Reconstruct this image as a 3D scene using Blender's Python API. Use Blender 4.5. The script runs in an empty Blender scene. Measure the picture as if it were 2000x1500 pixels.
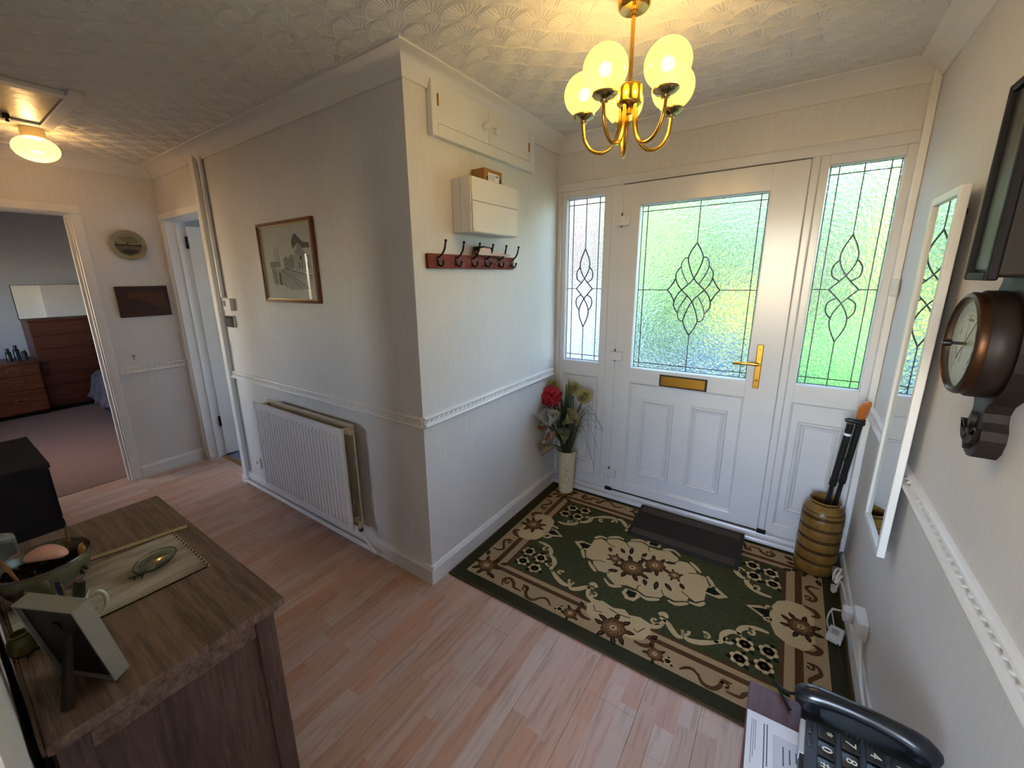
import bpy, bmesh, math, random
from mathutils import Vector, Matrix
random.seed(7)
S = bpy.context.scene
COL = S.collection
PI = math.pi

# ------------------------------------------------------------------ camera
cam_d = bpy.data.cameras.new('camera'); cam = bpy.data.objects.new('camera', cam_d); COL.objects.link(cam)
cam_d.sensor_width = 36; cam_d.lens = 36 * 800.5 / 2000
cam_d.shift_x = 22.5 / 2000; cam_d.shift_y = -15.1 / 2000
cam_d.clip_start = 0.01; cam_d.clip_end = 300
_p, _y, _r = math.radians(13.5515), math.radians(34.9985), math.radians(-0.8223)
_f = Vector((-math.sin(_y) * math.cos(_p), math.cos(_y) * math.cos(_p), -math.sin(_p)))
_rt = Vector((math.cos(_y), math.sin(_y), 0)); _up = _rt.cross(_f)
_a = _rt * math.cos(_r) + _up * math.sin(_r); _b = -_rt * math.sin(_r) + _up * math.cos(_r)
cam.matrix_world = Matrix(((_a.x, _b.x, -_f.x, 1.348), (_a.y, _b.y, -_f.y, -1.2857), (_a.z, _b.z, -_f.z, 1.5374), (0, 0, 0, 1)))
S.camera = cam

# ------------------------------------------------------------------ world, sun, exposure
SKY_STRENGTH = 2.6
SUN_STRENGTH = 1.0
BULB_W = 1.3          # each chandelier bulb
LAMP_W = 2.6           # bulb of the ceiling lamp in the far hall
S.view_settings.view_transform = 'Standard'; S.view_settings.look = 'None'
S.view_settings.gamma = 1.0; S.view_settings.use_curve_mapping = False
S.view_settings.exposure = 0.45
S.cycles.max_bounces = 5; S.cycles.diffuse_bounces = 3; S.cycles.glossy_bounces = 3
S.cycles.use_adaptive_sampling = True; S.cycles.adaptive_threshold = .07; S.cycles.adaptive_min_samples = 20; S.cycles.use_light_tree = False; S.cycles.caustics_reflective = False
S.cycles.transmission_bounces = 3; S.cycles.transparent_max_bounces = 6
S.cycles.sample_clamp_indirect = 6.0
W = bpy.data.worlds.new('sky'); S.world = W; W.use_nodes = True
_nt = W.node_tree; _bg = _nt.nodes['Background']
_sky = _nt.nodes.new('ShaderNodeTexSky'); _sky.sky_type = 'NISHITA'; _sky.sun_disc = False
_sky.sun_elevation = math.radians(42); _sky.sun_rotation = math.radians(210); _sky.air_density = 1.0; _sky.dust_density = 0.9
_tint = _nt.nodes.new('ShaderNodeMix'); _tint.data_type = 'RGBA'; _tint.blend_type = 'MULTIPLY'; _tint.inputs[0].default_value = 1.0; _tint.inputs[7].default_value = (1, 1, 1, 1)
_nt.links.new(_sky.outputs[0], _tint.inputs[6]); _nt.links.new(_tint.outputs[2], _bg.inputs[0]); _bg.inputs[1].default_value = SKY_STRENGTH
W.cycles.sampling_method = 'MANUAL'; W.cycles.sample_map_resolution = 256
sun_d = bpy.data.lights.new('sun', 'SUN'); sun_d.energy = SUN_STRENGTH; sun_d.angle = 0.01; sun_d.color = (1, .95, .86)
sun = bpy.data.objects.new('sun', sun_d); COL.objects.link(sun)
sun.rotation_euler = Vector((-.8, .10, -.75)).to_track_quat('-Z', 'Y').to_euler()
def portal(loc, aim, sx, sz):
    d = bpy.data.lights.new('daylight_portal', 'AREA'); d.shape = 'RECTANGLE'; d.size = sx; d.size_y = sz
    d.cycles.is_portal = True
    o = bpy.data.objects.new('daylight_portal', d); COL.objects.link(o); o.location = loc
    o.rotation_euler = Vector(aim).to_track_quat('-Z', 'Z').to_euler()
portal((.875, 1.40, 1.45), (0, -1, 0), .66, 1.0)
portal((.198, 1.40, 1.5), (0, -1, 0), .27, 1.08)
portal((1.555, 1.40, 1.5), (0, -1, 0), .27, 1.08)
portal((1.13, -3.12, 1.5), (0, 1, 0), 1.06, 1.2)      # living room windows behind the camera
portal((-1.0, -3.12, 1.6), (0, 1, 0), .36, .5)
portal((-2.35, 1.63, 1.25), (0, -1, 0), .8, 1.7)      # window of the room behind the open door
portal((-4.6, -2.53, 1.45), (0, 1, 0), 1.2, 1.0)      # bedroom window

# ------------------------------------------------------------------ helpers
def lin(c):
    if isinstance(c, str):
        c = [int(c[i:i + 2], 16) / 255 for i in (0, 2, 4)]
    return [x / 12.92 if x <= .04045 else ((x + .055) / 1.055) ** 2.4 for x in c]
def nd(t, kind, **kw):
    n = t.nodes.new(kind)
    for k, v in kw.items():
        setattr(n, k, v)
    return n
def base_mat(name):
    m = bpy.data.materials.new(name); m.use_nodes = True
    t = m.node_tree; p = t.nodes['Principled BSDF']
    return m, t, p
def coords(t, stretch=(1, 1, 1), kind='Object', rot=(0, 0, 0)):
    c = nd(t, 'ShaderNodeTexCoord'); mp = nd(t, 'ShaderNodeMapping')
    mp.inputs['Scale'].default_value = stretch; mp.inputs['Rotation'].default_value = rot
    t.links.new(c.outputs[kind], mp.inputs[0]); return mp.outputs[0]
def mixcol(t, fac, a, b):
    n = nd(t, 'ShaderNodeMix', data_type='RGBA')
    for s, v in ((n.inputs[0], fac), (n.inputs[6], a), (n.inputs[7], b)):
        if hasattr(v, 'default_value') or hasattr(v, 'is_linked'):
            t.links.new(v, s)
        else:
            s.default_value = v if isinstance(v, float) else (*v[:3], 1)
    return n.outputs[2]
def noise(t, vec, scale, detail=3, rough=.55):
    n = nd(t, 'ShaderNodeTexNoise'); n.inputs['Scale'].default_value = scale
    n.inputs['Detail'].default_value = detail; n.inputs['Roughness'].default_value = rough
    t.links.new(vec, n.inputs['Vector']); return n.outputs['Fac']
def ramp(t, fac, stops):
    r = nd(t, 'ShaderNodeValToRGB'); e = r.color_ramp.elements
    while len(e) < len(stops): e.new(.5)
    for i, (p, c) in enumerate(stops):
        e[i].position = p; e[i].color = (*c[:3], 1)
    t.links.new(fac, r.inputs[0]); return r.outputs[0]
def add_bump(t, p, height, strength, dist=.002):
    b = nd(t, 'ShaderNodeBump'); b.inputs['Strength'].default_value = strength; b.inputs['Distance'].default_value = dist
    t.links.new(height, b.inputs['Height']); t.links.new(b.outputs[0], p.inputs['Normal'])
def M(name, col, rough=.5, metal=0., var=.07, scale=14, bump=0., bscale=250, stretch=(1, 1, 1), spec=.4, coat=0.):
    m, t, p = base_mat(name); c = lin(col)
    v = coords(t, stretch); n = noise(t, v, scale)
    t.links.new(ramp(t, n, [(.3, [x * (1 - var) for x in c]), (.7, [min(1, x * (1 + var)) for x in c])]), p.inputs['Base Color'])
    p.inputs['Roughness'].default_value = rough; p.inputs['Metallic'].default_value = metal
    p.inputs['Specular IOR Level'].default_value = spec; p.inputs['Coat Weight'].default_value = coat
    if bump: add_bump(t, p, noise(t, v, bscale, 2), bump)
    return m
def wood(name, c1, c2, stretch=(1, 1, .08), scale=30, rough=.4, spec=.4, bump=.15, streak=None):
    m, t, p = base_mat(name); v = coords(t, stretch)
    n = noise(t, v, scale, 6, .65); n2 = noise(t, v, scale * 4, 3)
    mx = nd(t, 'ShaderNodeMath', operation='MULTIPLY_ADD'); t.links.new(n2, mx.inputs[0]); mx.inputs[1].default_value = .35; t.links.new(n, mx.inputs[2])
    col = ramp(t, mx.outputs[0], [(.45, lin(c1)), (.85, lin(c2))])
    if streak:
        n3 = noise(t, v, scale * 2.2, 8, .8)
        k = ramp(t, n3, [(.6, (0, 0, 0)), (.7, (1, 1, 1))])
        col = mixcol(t, k, col, lin(streak))
    t.links.new(col, p.inputs['Base Color'])
    p.inputs['Roughness'].default_value = rough; p.inputs['Specular IOR Level'].default_value = spec
    add_bump(t, p, n2, bump, .001); return m
class E:
    """tiny expression wrapper that grows Math nodes"""
    def __init__(s, t, o): s.t, s.o = t, o
    def op(s, k, *a):
        n = nd(s.t, 'ShaderNodeMath', operation=k); s.t.links.new(s.o, n.inputs[0])
        for i, v in enumerate(a):
            if isinstance(v, E): s.t.links.new(v.o, n.inputs[i + 1])
            else: n.inputs[i + 1].default_value = v
        return E(s.t, n.outputs[0])
    def __add__(s, b): return s.op('ADD', b)
    def __sub__(s, b): return s.op('SUBTRACT', b)
    def __mul__(s, b): return s.op('MULTIPLY', b)
    def __truediv__(s, b): return s.op('DIVIDE', b)
    def floor(s): return s.op('FLOOR')
    def abs(s): return s.op('ABSOLUTE')
    def sin(s): return s.op('SINE')
    def lt(s, b): return s.op('LESS_THAN', b)
    def gt(s, b): return s.op('GREATER_THAN', b)
    def sstep(s, a, b):
        n = nd(s.t, 'ShaderNodeMapRange', interpolation_type='SMOOTHSTEP'); s.t.links.new(s.o, n.inputs[0])
        n.inputs[1].default_value = a; n.inputs[2].default_value = b; return E(s.t, n.outputs[0])
def sel(c, a, b): return c * a + (c * -1 + 1) * b      # c ? a : b

ORG = {}
def link(o): COL.objects.link(o); return o
def props(o, label=None, cat=None, group=None, kind=None):
    if label: o['label'] = label
    if cat: o['category'] = cat
    if group: o['group'] = group
    if kind: o['kind'] = kind
    return o
def thing(name, label, cat, loc, group=None, kind=None):
    o = link(bpy.data.objects.new(name, None)); o.location = loc; o.empty_display_size = .05
    ORG[o] = Vector(loc); return props(o, label, cat, group, kind)
class B:
    def __init__(s): s.b = bmesh.new()
    def _new(s, vs): return [s.b.verts.new(v) for v in vs]
    def face(s, vs):
        try: return s.b.faces.new(vs)
        except ValueError: return None
    def box(s, lo, hi, bev=0, seg=2, m=None):
        x0, y0, z0 = lo; x1, y1, z1 = hi
        v = s._new([(x0, y0, z0), (x1, y0, z0), (x1, y1, z0), (x0, y1, z0), (x0, y0, z1), (x1, y0, z1), (x1, y1, z1), (x0, y1, z1)])
        fs = [s.face([v[i] for i in q]) for q in ((3, 2, 1, 0), (4, 5, 6, 7), (0, 1, 5, 4), (1, 2, 6, 5), (2, 3, 7, 6), (3, 0, 4, 7))]
        if bev:
            es = {e for f in fs for e in f.edges}
            r = bmesh.ops.bevel(s.b, geom=list(es), offset=bev, segments=seg, affect='EDGES', profile=.5)
            v = list({w for f in r['faces'] for w in f.verts} | {w for w in v if w.is_valid})
        if m is not None:
            for w in v: w.co = m @ w.co
        return s
    def cyl(s, p0, p1, r0, r1=None, seg=16, cap=True):
        return s.tube([p0, p1], [r0, r0 if r1 is None else r1], seg, cap)
    def tube(s, pts, r, seg=8, cap=True, flat=1.):
        pts = [Vector(p) for p in pts]; n = len(pts)
        rs = r if isinstance(r, (list, tuple)) else [r] * n
        d = (pts[1] - pts[0]).normalized()
        u = d.orthogonal().normalized(); rings = []
        for i, p in enumerate(pts):
            dd = (pts[min(i + 1, n - 1)] - pts[max(i - 1, 0)])
            dd = dd.normalized() if dd.length > 1e-9 else d
            u = (u - dd * u.dot(dd)).normalized(); w = dd.cross(u)
            rings.append(s._new([p + (u * math.cos(2 * PI * k / seg) + w * math.sin(2 * PI * k / seg) * flat) * rs[i] for k in range(seg)]))
        for a, c in zip(rings, rings[1:]):
            for k in range(seg): s.face([a[k], a[(k + 1) % seg], c[(k + 1) % seg], c[k]])
        if cap:
            s.face(rings[0][::-1]); s.face(rings[-1])
        return s
    def lathe(s, prof, c=(0, 0, 0), seg=32, m=None):
        c = Vector(c); rings = []
        for r, z in prof:
            if r < 1e-6: rings.append(s._new([Vector((0, 0, z))]))
            else: rings.append(s._new([Vector((r * math.cos(2 * PI * k / seg), r * math.sin(2 * PI * k / seg), z)) for k in range(seg)]))
        for a, d in zip(rings, rings[1:]):
            for k in range(seg):
                k2 = (k + 1) % seg
                if len(a) == 1 and len(d) == 1: continue
                if len(a) == 1: s.face([a[0], d[k2], d[k]])
                elif len(d) == 1: s.face([a[k], a[k2], d[0]])
                else: s.face([a[k], a[k2], d[k2], d[k]])
        for rg in rings:
            for v in rg: v.co = (m @ v.co if m is not None else v.co) + c
        return s
    def ball(s, c, r, seg=24, rings=14):
        if not isinstance(r, (tuple, list)): r = (r, r, r)
        pr = [(math.sin(PI * i / rings), -math.cos(PI * i / rings)) for i in range(rings + 1)]
        return s.lathe([(max(0, a) if 0 < i < rings else 0, b) for i, (a, b) in enumerate(pr)], c, seg, Matrix.Diagonal(r))
    def prism(s, poly, f, h0, h1):
        """poly 2-D points; f(u, v, h) -> 3-D"""
        a = s._new([f(u, v, h0) for u, v in poly]); c = s._new([f(u, v, h1) for u, v in poly]); n = len(poly)
        s.face(a[::-1]); s.face(c)
        for i in range(n): s.face([a[i], a[(i + 1) % n], c[(i + 1) % n], c[i]])
        return s
    def strip(s, pts, w, f, h0, h1):
        """flat band along 2-D polyline"""
        n = len(pts); ws = w if isinstance(w, (list, tuple)) else [w] * n; L = []; R = []
        for i in range(n):
            x0, y0 = pts[max(i - 1, 0)]; x1, y1 = pts[min(i + 1, n - 1)]
            l = math.hypot(x1 - x0, y1 - y0) or 1; nx, ny = -(y1 - y0) / l, (x1 - x0) / l
            L.append((pts[i][0] + nx * ws[i] / 2, pts[i][1] + ny * ws[i] / 2)); R.append((pts[i][0] - nx * ws[i] / 2, pts[i][1] - ny * ws[i] / 2))
        la, ra = s._new([f(*p, h0) for p in L]), s._new([f(*p, h0) for p in R])
        lb, rb = s._new([f(*p, h1) for p in L]), s._new([f(*p, h1) for p in R])
        for i in range(n - 1):
            s.face([lb[i], rb[i], rb[i + 1], lb[i + 1]]); s.face([la[i], lb[i], lb[i + 1], la[i + 1]])
            s.face([ra[i + 1], rb[i + 1], rb[i], ra[i]]); s.face([la[i + 1], ra[i + 1], ra[i], la[i]])
        s.face([la[0], ra[0], rb[0], lb[0]]); s.face([la[-1], lb[-1], rb[-1], ra[-1]])
        return s
    def sweep(s, prof, path, closed=False, z=True):
        """profile (out, height) swept along a horizontal polyline, mitred; out is to the left of travel"""
        n = len(path); P = [Vector((p[0], p[1])) for p in path]; rings = []
        for i in range(n):
            d0 = (P[i] - P[i - 1]).normalized() if (i or closed) else (P[1] - P[0]).normalized()
            d1 = (P[(i + 1) % n] - P[i]).normalized() if (i < n - 1 or closed) else d0
            n0, n1 = Vector((-d0.y, d0.x)), Vector((-d1.y, d1.x))
            m = (n0 + n1); m = m / max(.2, m.dot(n0)) if m.length > 1e-6 else n0
            rings.append(s._new([(P[i].x + m.x * o, P[i].y + m.y * o, h) for o, h in prof]))
        k = len(prof)
        for i in range(n if closed else n - 1):
            a, c = rings[i], rings[(i + 1) % n]
            for j in range(k): s.face([a[j], a[(j + 1) % k], c[(j + 1) % k], c[j]])
        if not closed: s.face(rings[0][::-1]); s.face(rings[-1])
        return s
    def xf(s, m):
        bmesh.ops.transform(s.b, matrix=m, verts=s.b.verts[:]); return s
    def build(s, name, mat, parent=None, smooth=False, label=None, cat=None, group=None, kind=None):
        bmesh.ops.recalc_face_normals(s.b, faces=s.b.faces[:])
        if parent is None:
            vs = [v.co for v in s.b.verts]
            off = Vector(((min(v.x for v in vs) + max(v.x for v in vs)) / 2, (min(v.y for v in vs) + max(v.y for v in vs)) / 2, min(v.z for v in vs)))
        else: off = ORG[parent]
        for v in s.b.verts: v.co -= off
        me = bpy.data.meshes.new(name); s.b.to_mesh(me); s.b.free()
        if smooth:
            me.polygons.foreach_set('use_smooth', [True] * len(me.polygons))
            if smooth != 'all': me.set_sharp_from_angle(angle=math.radians(40))
        me.materials.append(mat)
        o = link(bpy.data.objects.new(name, me)); ORG[o] = off
        if parent is None: o.location = off
        else: o.parent = parent
        return props(o, label, cat, group, kind)
def box(name, lo, hi, mat, parent=None, bev=0, **k): return B().box(lo, hi, bev).build(name, mat, parent, **k)
def spline(pts, n=6):
    out = []; P = [Vector(p) for p in pts]
    for i in range(len(P) - 1):
        p0, p1, p2, p3 = P[max(i - 1, 0)], P[i], P[i + 1], P[min(i + 2, len(P) - 1)]
        for k in range(n):
            t = k / n
            out.append(.5 * ((2 * p1) + (p2 - p0) * t + (2 * p0 - 5 * p1 + 4 * p2 - p3) * t * t + (3 * p1 - p0 - 3 * p2 + p3) * t ** 3))
    out.append(P[-1]); return out
def text(s, size, m, mat, parent, name='printed_text', ext=.0003, align='CENTER'):
    c = bpy.data.curves.new(name, 'FONT'); c.body = s; c.size = size; c.extrude = ext; c.align_x = align; c.align_y = 'CENTER'; c.resolution_u = 3
    o = link(bpy.data.objects.new(name, c)); dg = bpy.context.evaluated_depsgraph_get()
    me = bpy.data.meshes.new_from_object(o.evaluated_get(dg)); bpy.data.objects.remove(o); bpy.data.curves.remove(c)
    me.transform(Matrix.Translation(-ORG[parent]) @ m); me.materials.append(mat)
    q = link(bpy.data.objects.new(name, me)); q.parent = parent; ORG[q] = ORG[parent]; return q

# ------------------------------------------------------------------ materials
def wallpaper(name, col):
    m, t, p = base_mat(name); v = coords(t, (1, 1, .06)); n = noise(t, v, 160, 4, .7); v2 = coords(t, (1, 1, 1)); n2 = noise(t, v2, 2.2, 2)
    c = lin(col)
    a = ramp(t, n, [(.35, [x * .95 for x in c]), (.65, [min(1, x * 1.03) for x in c])])
    b = ramp(t, n2, [(.3, (.95, .95, .955)), (.7, (1, 1, 1))])
    mm = nd(t, 'ShaderNodeMix', data_type='RGBA', blend_type='MULTIPLY'); mm.inputs[0].default_value = 1.
    t.links.new(a, mm.inputs[6]); t.links.new(b, mm.inputs[7]); t.links.new(mm.outputs[2], p.inputs['Base Color'])
    p.inputs['Roughness'].default_value = .62; p.inputs['Specular IOR Level'].default_value = .25
    add_bump(t, p, n, .35, .0012); return m
m_wall = wallpaper('ribbed_wallpaper', 'e3dfdc')
m_white = M('white_gloss_paint', 'ece9e6', .32, var=.02, scale=6)
m_upvc = M('white_upvc', 'd8d6d8', .22, var=.015, scale=5, spec=.5)
m_cove = M('coving_paint', 'e6e2dd', .55, var=.025, scale=5)
m_bed_wall = M('bedroom_wall_paint', 'bcb6b8', .8, var=.04)
m_plain = M('plain_plaster', 'd9d6d2', .8, var=.03)
m_carpet = M('beige_pink_carpet', '8a6a5e', .95, var=.12, scale=60, bump=.6, bscale=500)
m_bluefloor = M('blue_grey_vinyl', '6f7890', .5, var=.1)
m_brass = M('polished_brass', 'd8a94e', .16, 1., var=.05, scale=30)
m_brass_dull = M('satin_brass', 'b8893a', .3, 1., var=.08, scale=40)
m_black = M('black_plastic', '16171a', .38, var=.1)
m_blackgloss = M('black_glossy_plastic', '1a1c22', .2, var=.08, spec=.6)
m_darkmetal = M('dark_bronze_metal', '2b231e', .35, .8, var=.15)
m_lead = M('lead_came', '4c5054', .45, .6, var=.1, scale=80)
m_dark = M('dark_gap', '1a1613', .9)
m_red_wood = wood('red_stained_wood', '5e2015', '7d3020', (1, .08, 1), 40, .6, .2)
m_teak = wood('teak_veneer', '3a180e', '5a2a18', (1, .07, 1), 22, .4)
m_teak2 = wood('orange_teak_veneer', '4c2410', '743c1e', (1, .07, 1), 22, .4)
m_frame_wood = wood('brown_frame_wood', '5a3018', '7c4826', (.2, 1, .2), 50, .35)
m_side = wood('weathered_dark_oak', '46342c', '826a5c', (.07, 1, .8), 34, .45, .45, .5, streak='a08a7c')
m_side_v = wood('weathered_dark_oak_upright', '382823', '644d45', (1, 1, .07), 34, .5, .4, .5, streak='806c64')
m_plum = wood('plum_brown_veneer', '4c3338', '694a50', (1, .05, 1), 60, .35)
m_blackwood = wood('black_stained_wood', '0d0b0d', '18151a', (1, 1, .1), 40, .55, .2)
m_baro = wood('ebonised_oak', '140e0b', '241812', (1, 1, .15), 50, .5, .3)
m_mirror, _t, _q = base_mat('mirror_glass'); _q.inputs['Metallic'].default_value = 1; _q.inputs['Roughness'].default_value = .015; _q.inputs['Base Color'].default_value = (.86, .9, .88, 1)
m_paper = M('white_paper', 'e6e8f2', .7, var=.02)
m_ink = M('grey_ink', '6c707a', .9)
m_cream = M('cream_ceramic', 'd9cfae', .35, var=.05)
m_cardboard = M('brown_cardboard', '9a6f3d', .8, var=.06)
m_cable_w = M('white_cable', 'd9d6d0', .5)
m_cable_b = M('black_cable', '141414', .5)

def laminate():
    m, t, p = base_mat('three_strip_laminate')
    g = nd(t, 'ShaderNodeNewGeometry'); sx = nd(t, 'ShaderNodeSeparateXYZ'); t.links.new(g.outputs['Position'], sx.inputs[0])
    x, y = E(t, sx.outputs[0]), E(t, sx.outputs[1])
    k = (x / .0633).floor()
    wn = nd(t, 'ShaderNodeTexWhiteNoise', noise_dimensions='1D'); t.links.new(k.o, wn.inputs['W'])
    s = ((y / .41) + E(t, wn.outputs['Value']) * 7.3)
    cb = nd(t, 'ShaderNodeCombineXYZ'); t.links.new(k.o, cb.inputs[0]); t.links.new(s.floor().o, cb.inputs[1])
    w2 = nd(t, 'ShaderNodeTexWhiteNoise', noise_dimensions='3D'); t.links.new(cb.outputs[0], w2.inputs['Vector'])
    tone = ramp(t, w2.outputs['Value'], [(0, lin('bd967f')), (.35, lin('c8a696')), (.6, lin('c29278')), (.8, lin('ccb2a2')), (1, lin('bb9a88'))])
    # grain: offset the noise per stave so figures do not run across joints
    ad = nd(t, 'ShaderNodeVectorMath', operation='MULTIPLY_ADD'); t.links.new(w2.outputs['Color'], ad.inputs[0]); ad.inputs[1].default_value = (5, 5, 5)
    mp = nd(t, 'ShaderNodeMapping'); mp.inputs['Scale'].default_value = (1, .06, 1); t.links.new(g.outputs['Position'], mp.inputs[0]); t.links.new(mp.outputs[0], ad.inputs[2])
    n = noise(t, ad.outputs[0], 70, 5, .6); n2 = noise(t, ad.outputs[0], 260, 2)
    gr = ramp(t, n, [(.36, (.74, .70, .68)), (.5, (1, 1, 1)), (.62, (1.0, .98, .96)), (.75, (.86, .82, .8))])
    mm = nd(t, 'ShaderNodeMix', data_type='RGBA', blend_type='MULTIPLY'); mm.inputs[0].default_value = .8
    t.links.new(tone, mm.inputs[6]); t.links.new(gr, mm.inputs[7]); t.links.new(mm.outputs[2], p.inputs['Base Color'])
    p.inputs['Roughness'].default_value = .36; p.inputs['Specular IOR Level'].default_value = .4
    add_bump(t, p, n2, .12, .0006); return m
m_lam = laminate()

m_ceil = M('cream_ceiling_paper', 'e4dfd8', .55, var=.02, scale=4, spec=.3)

def obscure_glass():
    m = bpy.data.materials.new('hammered_obscure_glass'); m.use_nodes = True; t = m.node_tree; t.nodes.clear()
    out = nd(t, 'ShaderNodeOutputMaterial'); v = coords(t)
    n = noise(t, v, 70, 1.5, .4)
    vo = nd(t, 'ShaderNodeTexVoronoi', feature='SMOOTH_F1'); vo.inputs['Scale'].default_value = 80; vo.inputs['Smoothness'].default_value = .6; t.links.new(v, vo.inputs['Vector'])
    h = E(t, vo.outputs['Distance']) * .6 + E(t, n)
    b = nd(t, 'ShaderNodeBump'); b.inputs['Strength'].default_value = 1.0; b.inputs['Distance'].default_value = .009; t.links.new(h.o, b.inputs['Height'])
    rf = nd(t, 'ShaderNodeBsdfRefraction'); rf.inputs['IOR'].default_value = 1.25; rf.inputs['Roughness'].default_value = .03; rf.inputs['Color'].default_value = (.97, 1, .98, 1); t.links.new(b.outputs[0], rf.inputs['Normal'])
    tr = nd(t, 'ShaderNodeBsdfTransparent'); tr.inputs[0].default_value = (.97, 1, .98, 1)
    gl = nd(t, 'ShaderNodeBsdfGlossy'); gl.inputs['Roughness'].default_value = .08; t.links.new(b.outputs[0], gl.inputs['Normal'])
    m1 = nd(t, 'ShaderNodeMixShader'); m1.inputs[0].default_value = .7; t.links.new(tr.outputs[0], m1.inputs[1]); t.links.new(rf.outputs[0], m1.inputs[2])
    m2 = nd(t, 'ShaderNodeMixShader'); m2.inputs[0].default_value = .05; t.links.new(m1.outputs[0], m2.inputs[1]); t.links.new(gl.outputs[0], m2.inputs[2])
    t.links.new(m2.outputs[0], out.inputs[0]); return m
m_obs = obscure_glass()
def clear_glass(name, tint=(.98, 1, .99), gloss=.06):
    m = bpy.data.materials.new(name); m.use_nodes = True; t = m.node_tree; t.nodes.clear()
    out = nd(t, 'ShaderNodeOutputMaterial'); tr = nd(t, 'ShaderNodeBsdfTransparent'); tr.inputs[0].default_value = (*tint, 1)
    gl = nd(t, 'ShaderNodeBsdfGlossy'); gl.inputs['Roughness'].default_value = .02
    v = coords(t); n = noise(t, v, 30); f = ramp(t, n, [(.3, [gloss * .9] * 3), (.7, [gloss * 1.1] * 3)])
    m2 = nd(t, 'ShaderNodeMixShader'); t.links.new(f, m2.inputs[0]); t.links.new(tr.outputs[0], m2.inputs[1]); t.links.new(gl.outputs[0], m2.inputs[2])
    t.links.new(m2.outputs[0], out.inputs[0]); return m
m_clear = clear_glass('clear_glass')
m_glaze = clear_glass('low_glare_glazing', (.99, .99, .99), .012)
m_bevel = clear_glass('bevelled_glass', (.93, .97, .95), .12)
m_dish = clear_glass('green_tinted_dish_glass', (.72, .78, .72), .16)
def globe_mat(name, tint, w):
    # milky glass shell: lit from within by the bulb, lets most of its light through
    m = bpy.data.materials.new(name); m.use_nodes = True; t = m.node_tree; t.nodes.clear(); out = nd(t, 'ShaderNodeOutputMaterial')
    tr = nd(t, 'ShaderNodeBsdfTransparent'); tl = nd(t, 'ShaderNodeBsdfTranslucent'); gl = nd(t, 'ShaderNodeBsdfGlossy'); gl.inputs['Roughness'].default_value = .08
    v = coords(t); n = noise(t, v, 12); t.links.new(ramp(t, n, [(.2, [x * .95 for x in tint]), (.8, tint)]), tl.inputs[0])
    m1 = nd(t, 'ShaderNodeMixShader'); m1.inputs[0].default_value = w; t.links.new(tr.outputs[0], m1.inputs[1]); t.links.new(tl.outputs[0], m1.inputs[2])
    m2 = nd(t, 'ShaderNodeMixShader'); m2.inputs[0].default_value = .04; t.links.new(m1.outputs[0], m2.inputs[1]); t.links.new(gl.outputs[0], m2.inputs[2])
    t.links.new(m2.outputs[0], out.inputs[0]); return m
m_globe = globe_mat('milky_globe_glass', (1, .94, .2), .42)
m_lampglobe = globe_mat('milky_lamp_glass', (1, .88, .45), .45)
def bulb(name, loc, watts, col, r, parent):
    d = bpy.data.lights.new(name, 'POINT'); d.energy = watts; d.color = col; d.shadow_soft_size = r
    o = link(bpy.data.objects.new(name, d)); o.parent = parent; o.location = Vector(loc) - ORG[parent]; return o
# ================================================================== STRUCTURE
D, XR, XL, YS, ZC, ZW = 1.339, 1.744, -2.795, -1.318, 2.385, 2.385
def st(name, label, cat, bm, mat, parent=None, **k): return bm.build(name, mat, parent, label=label, cat=cat, kind='structure', **k)
# floor slab and laminate planks
fl = st('floor', 'pale pinkish laminate floor of long three-strip boards', 'floor', B().box((-3.0, -3.7, -.06), (1.9, 1.45, -.012)), m_dark)
PW = .19
i = 0; x = XL - .12
while x < XR:
    x1 = min(x + PW, XR)
    y_end = .10 if x < -2.02 else (-.0 if x1 <= .02 else D - .01)
    y = YS - .02 - random.random() * 1.2
    while y < y_end:
        a, b = max(y, YS - .02), min(y + 1.21, y_end)
        if b - a > .02:
            xa, xb = x, x1
            if xb > 0 and xa < 0 and a > 0: xa = 0
            B().box((xa + .0004, a + .0004, -.012), (xb - .0004, b - .0004, 0), .0008, 1).build('plank', m_lam, fl)
        y += 1.21
    x = x1
# living room floor behind, bedroom carpet, blue floor behind the open door
st('floor_living_room', 'carpeted floor of the room behind the camera', 'floor', B().box((-2.2, -3.2, -.012), (1.8, YS - .02, 0)), m_carpet)
st('floor_bedroom', 'beige pink bedroom carpet beyond the doorway', 'carpet', B().box((-6.6, -2.6, -.06), (XL - .12, 1.5, .004)), m_carpet)
st('floor_side_room', 'blue grey floor behind the ajar white door', 'floor', B().box((-2.9, .10, -.06), (-1.8, 1.7, .0)), m_bluefloor)
st('trim_threshold', 'brass threshold strip under the ajar white door', 'threshold', B().box((-2.70, .085, 0), (-2.03, .12, .006), .002), m_brass_dull)
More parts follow.
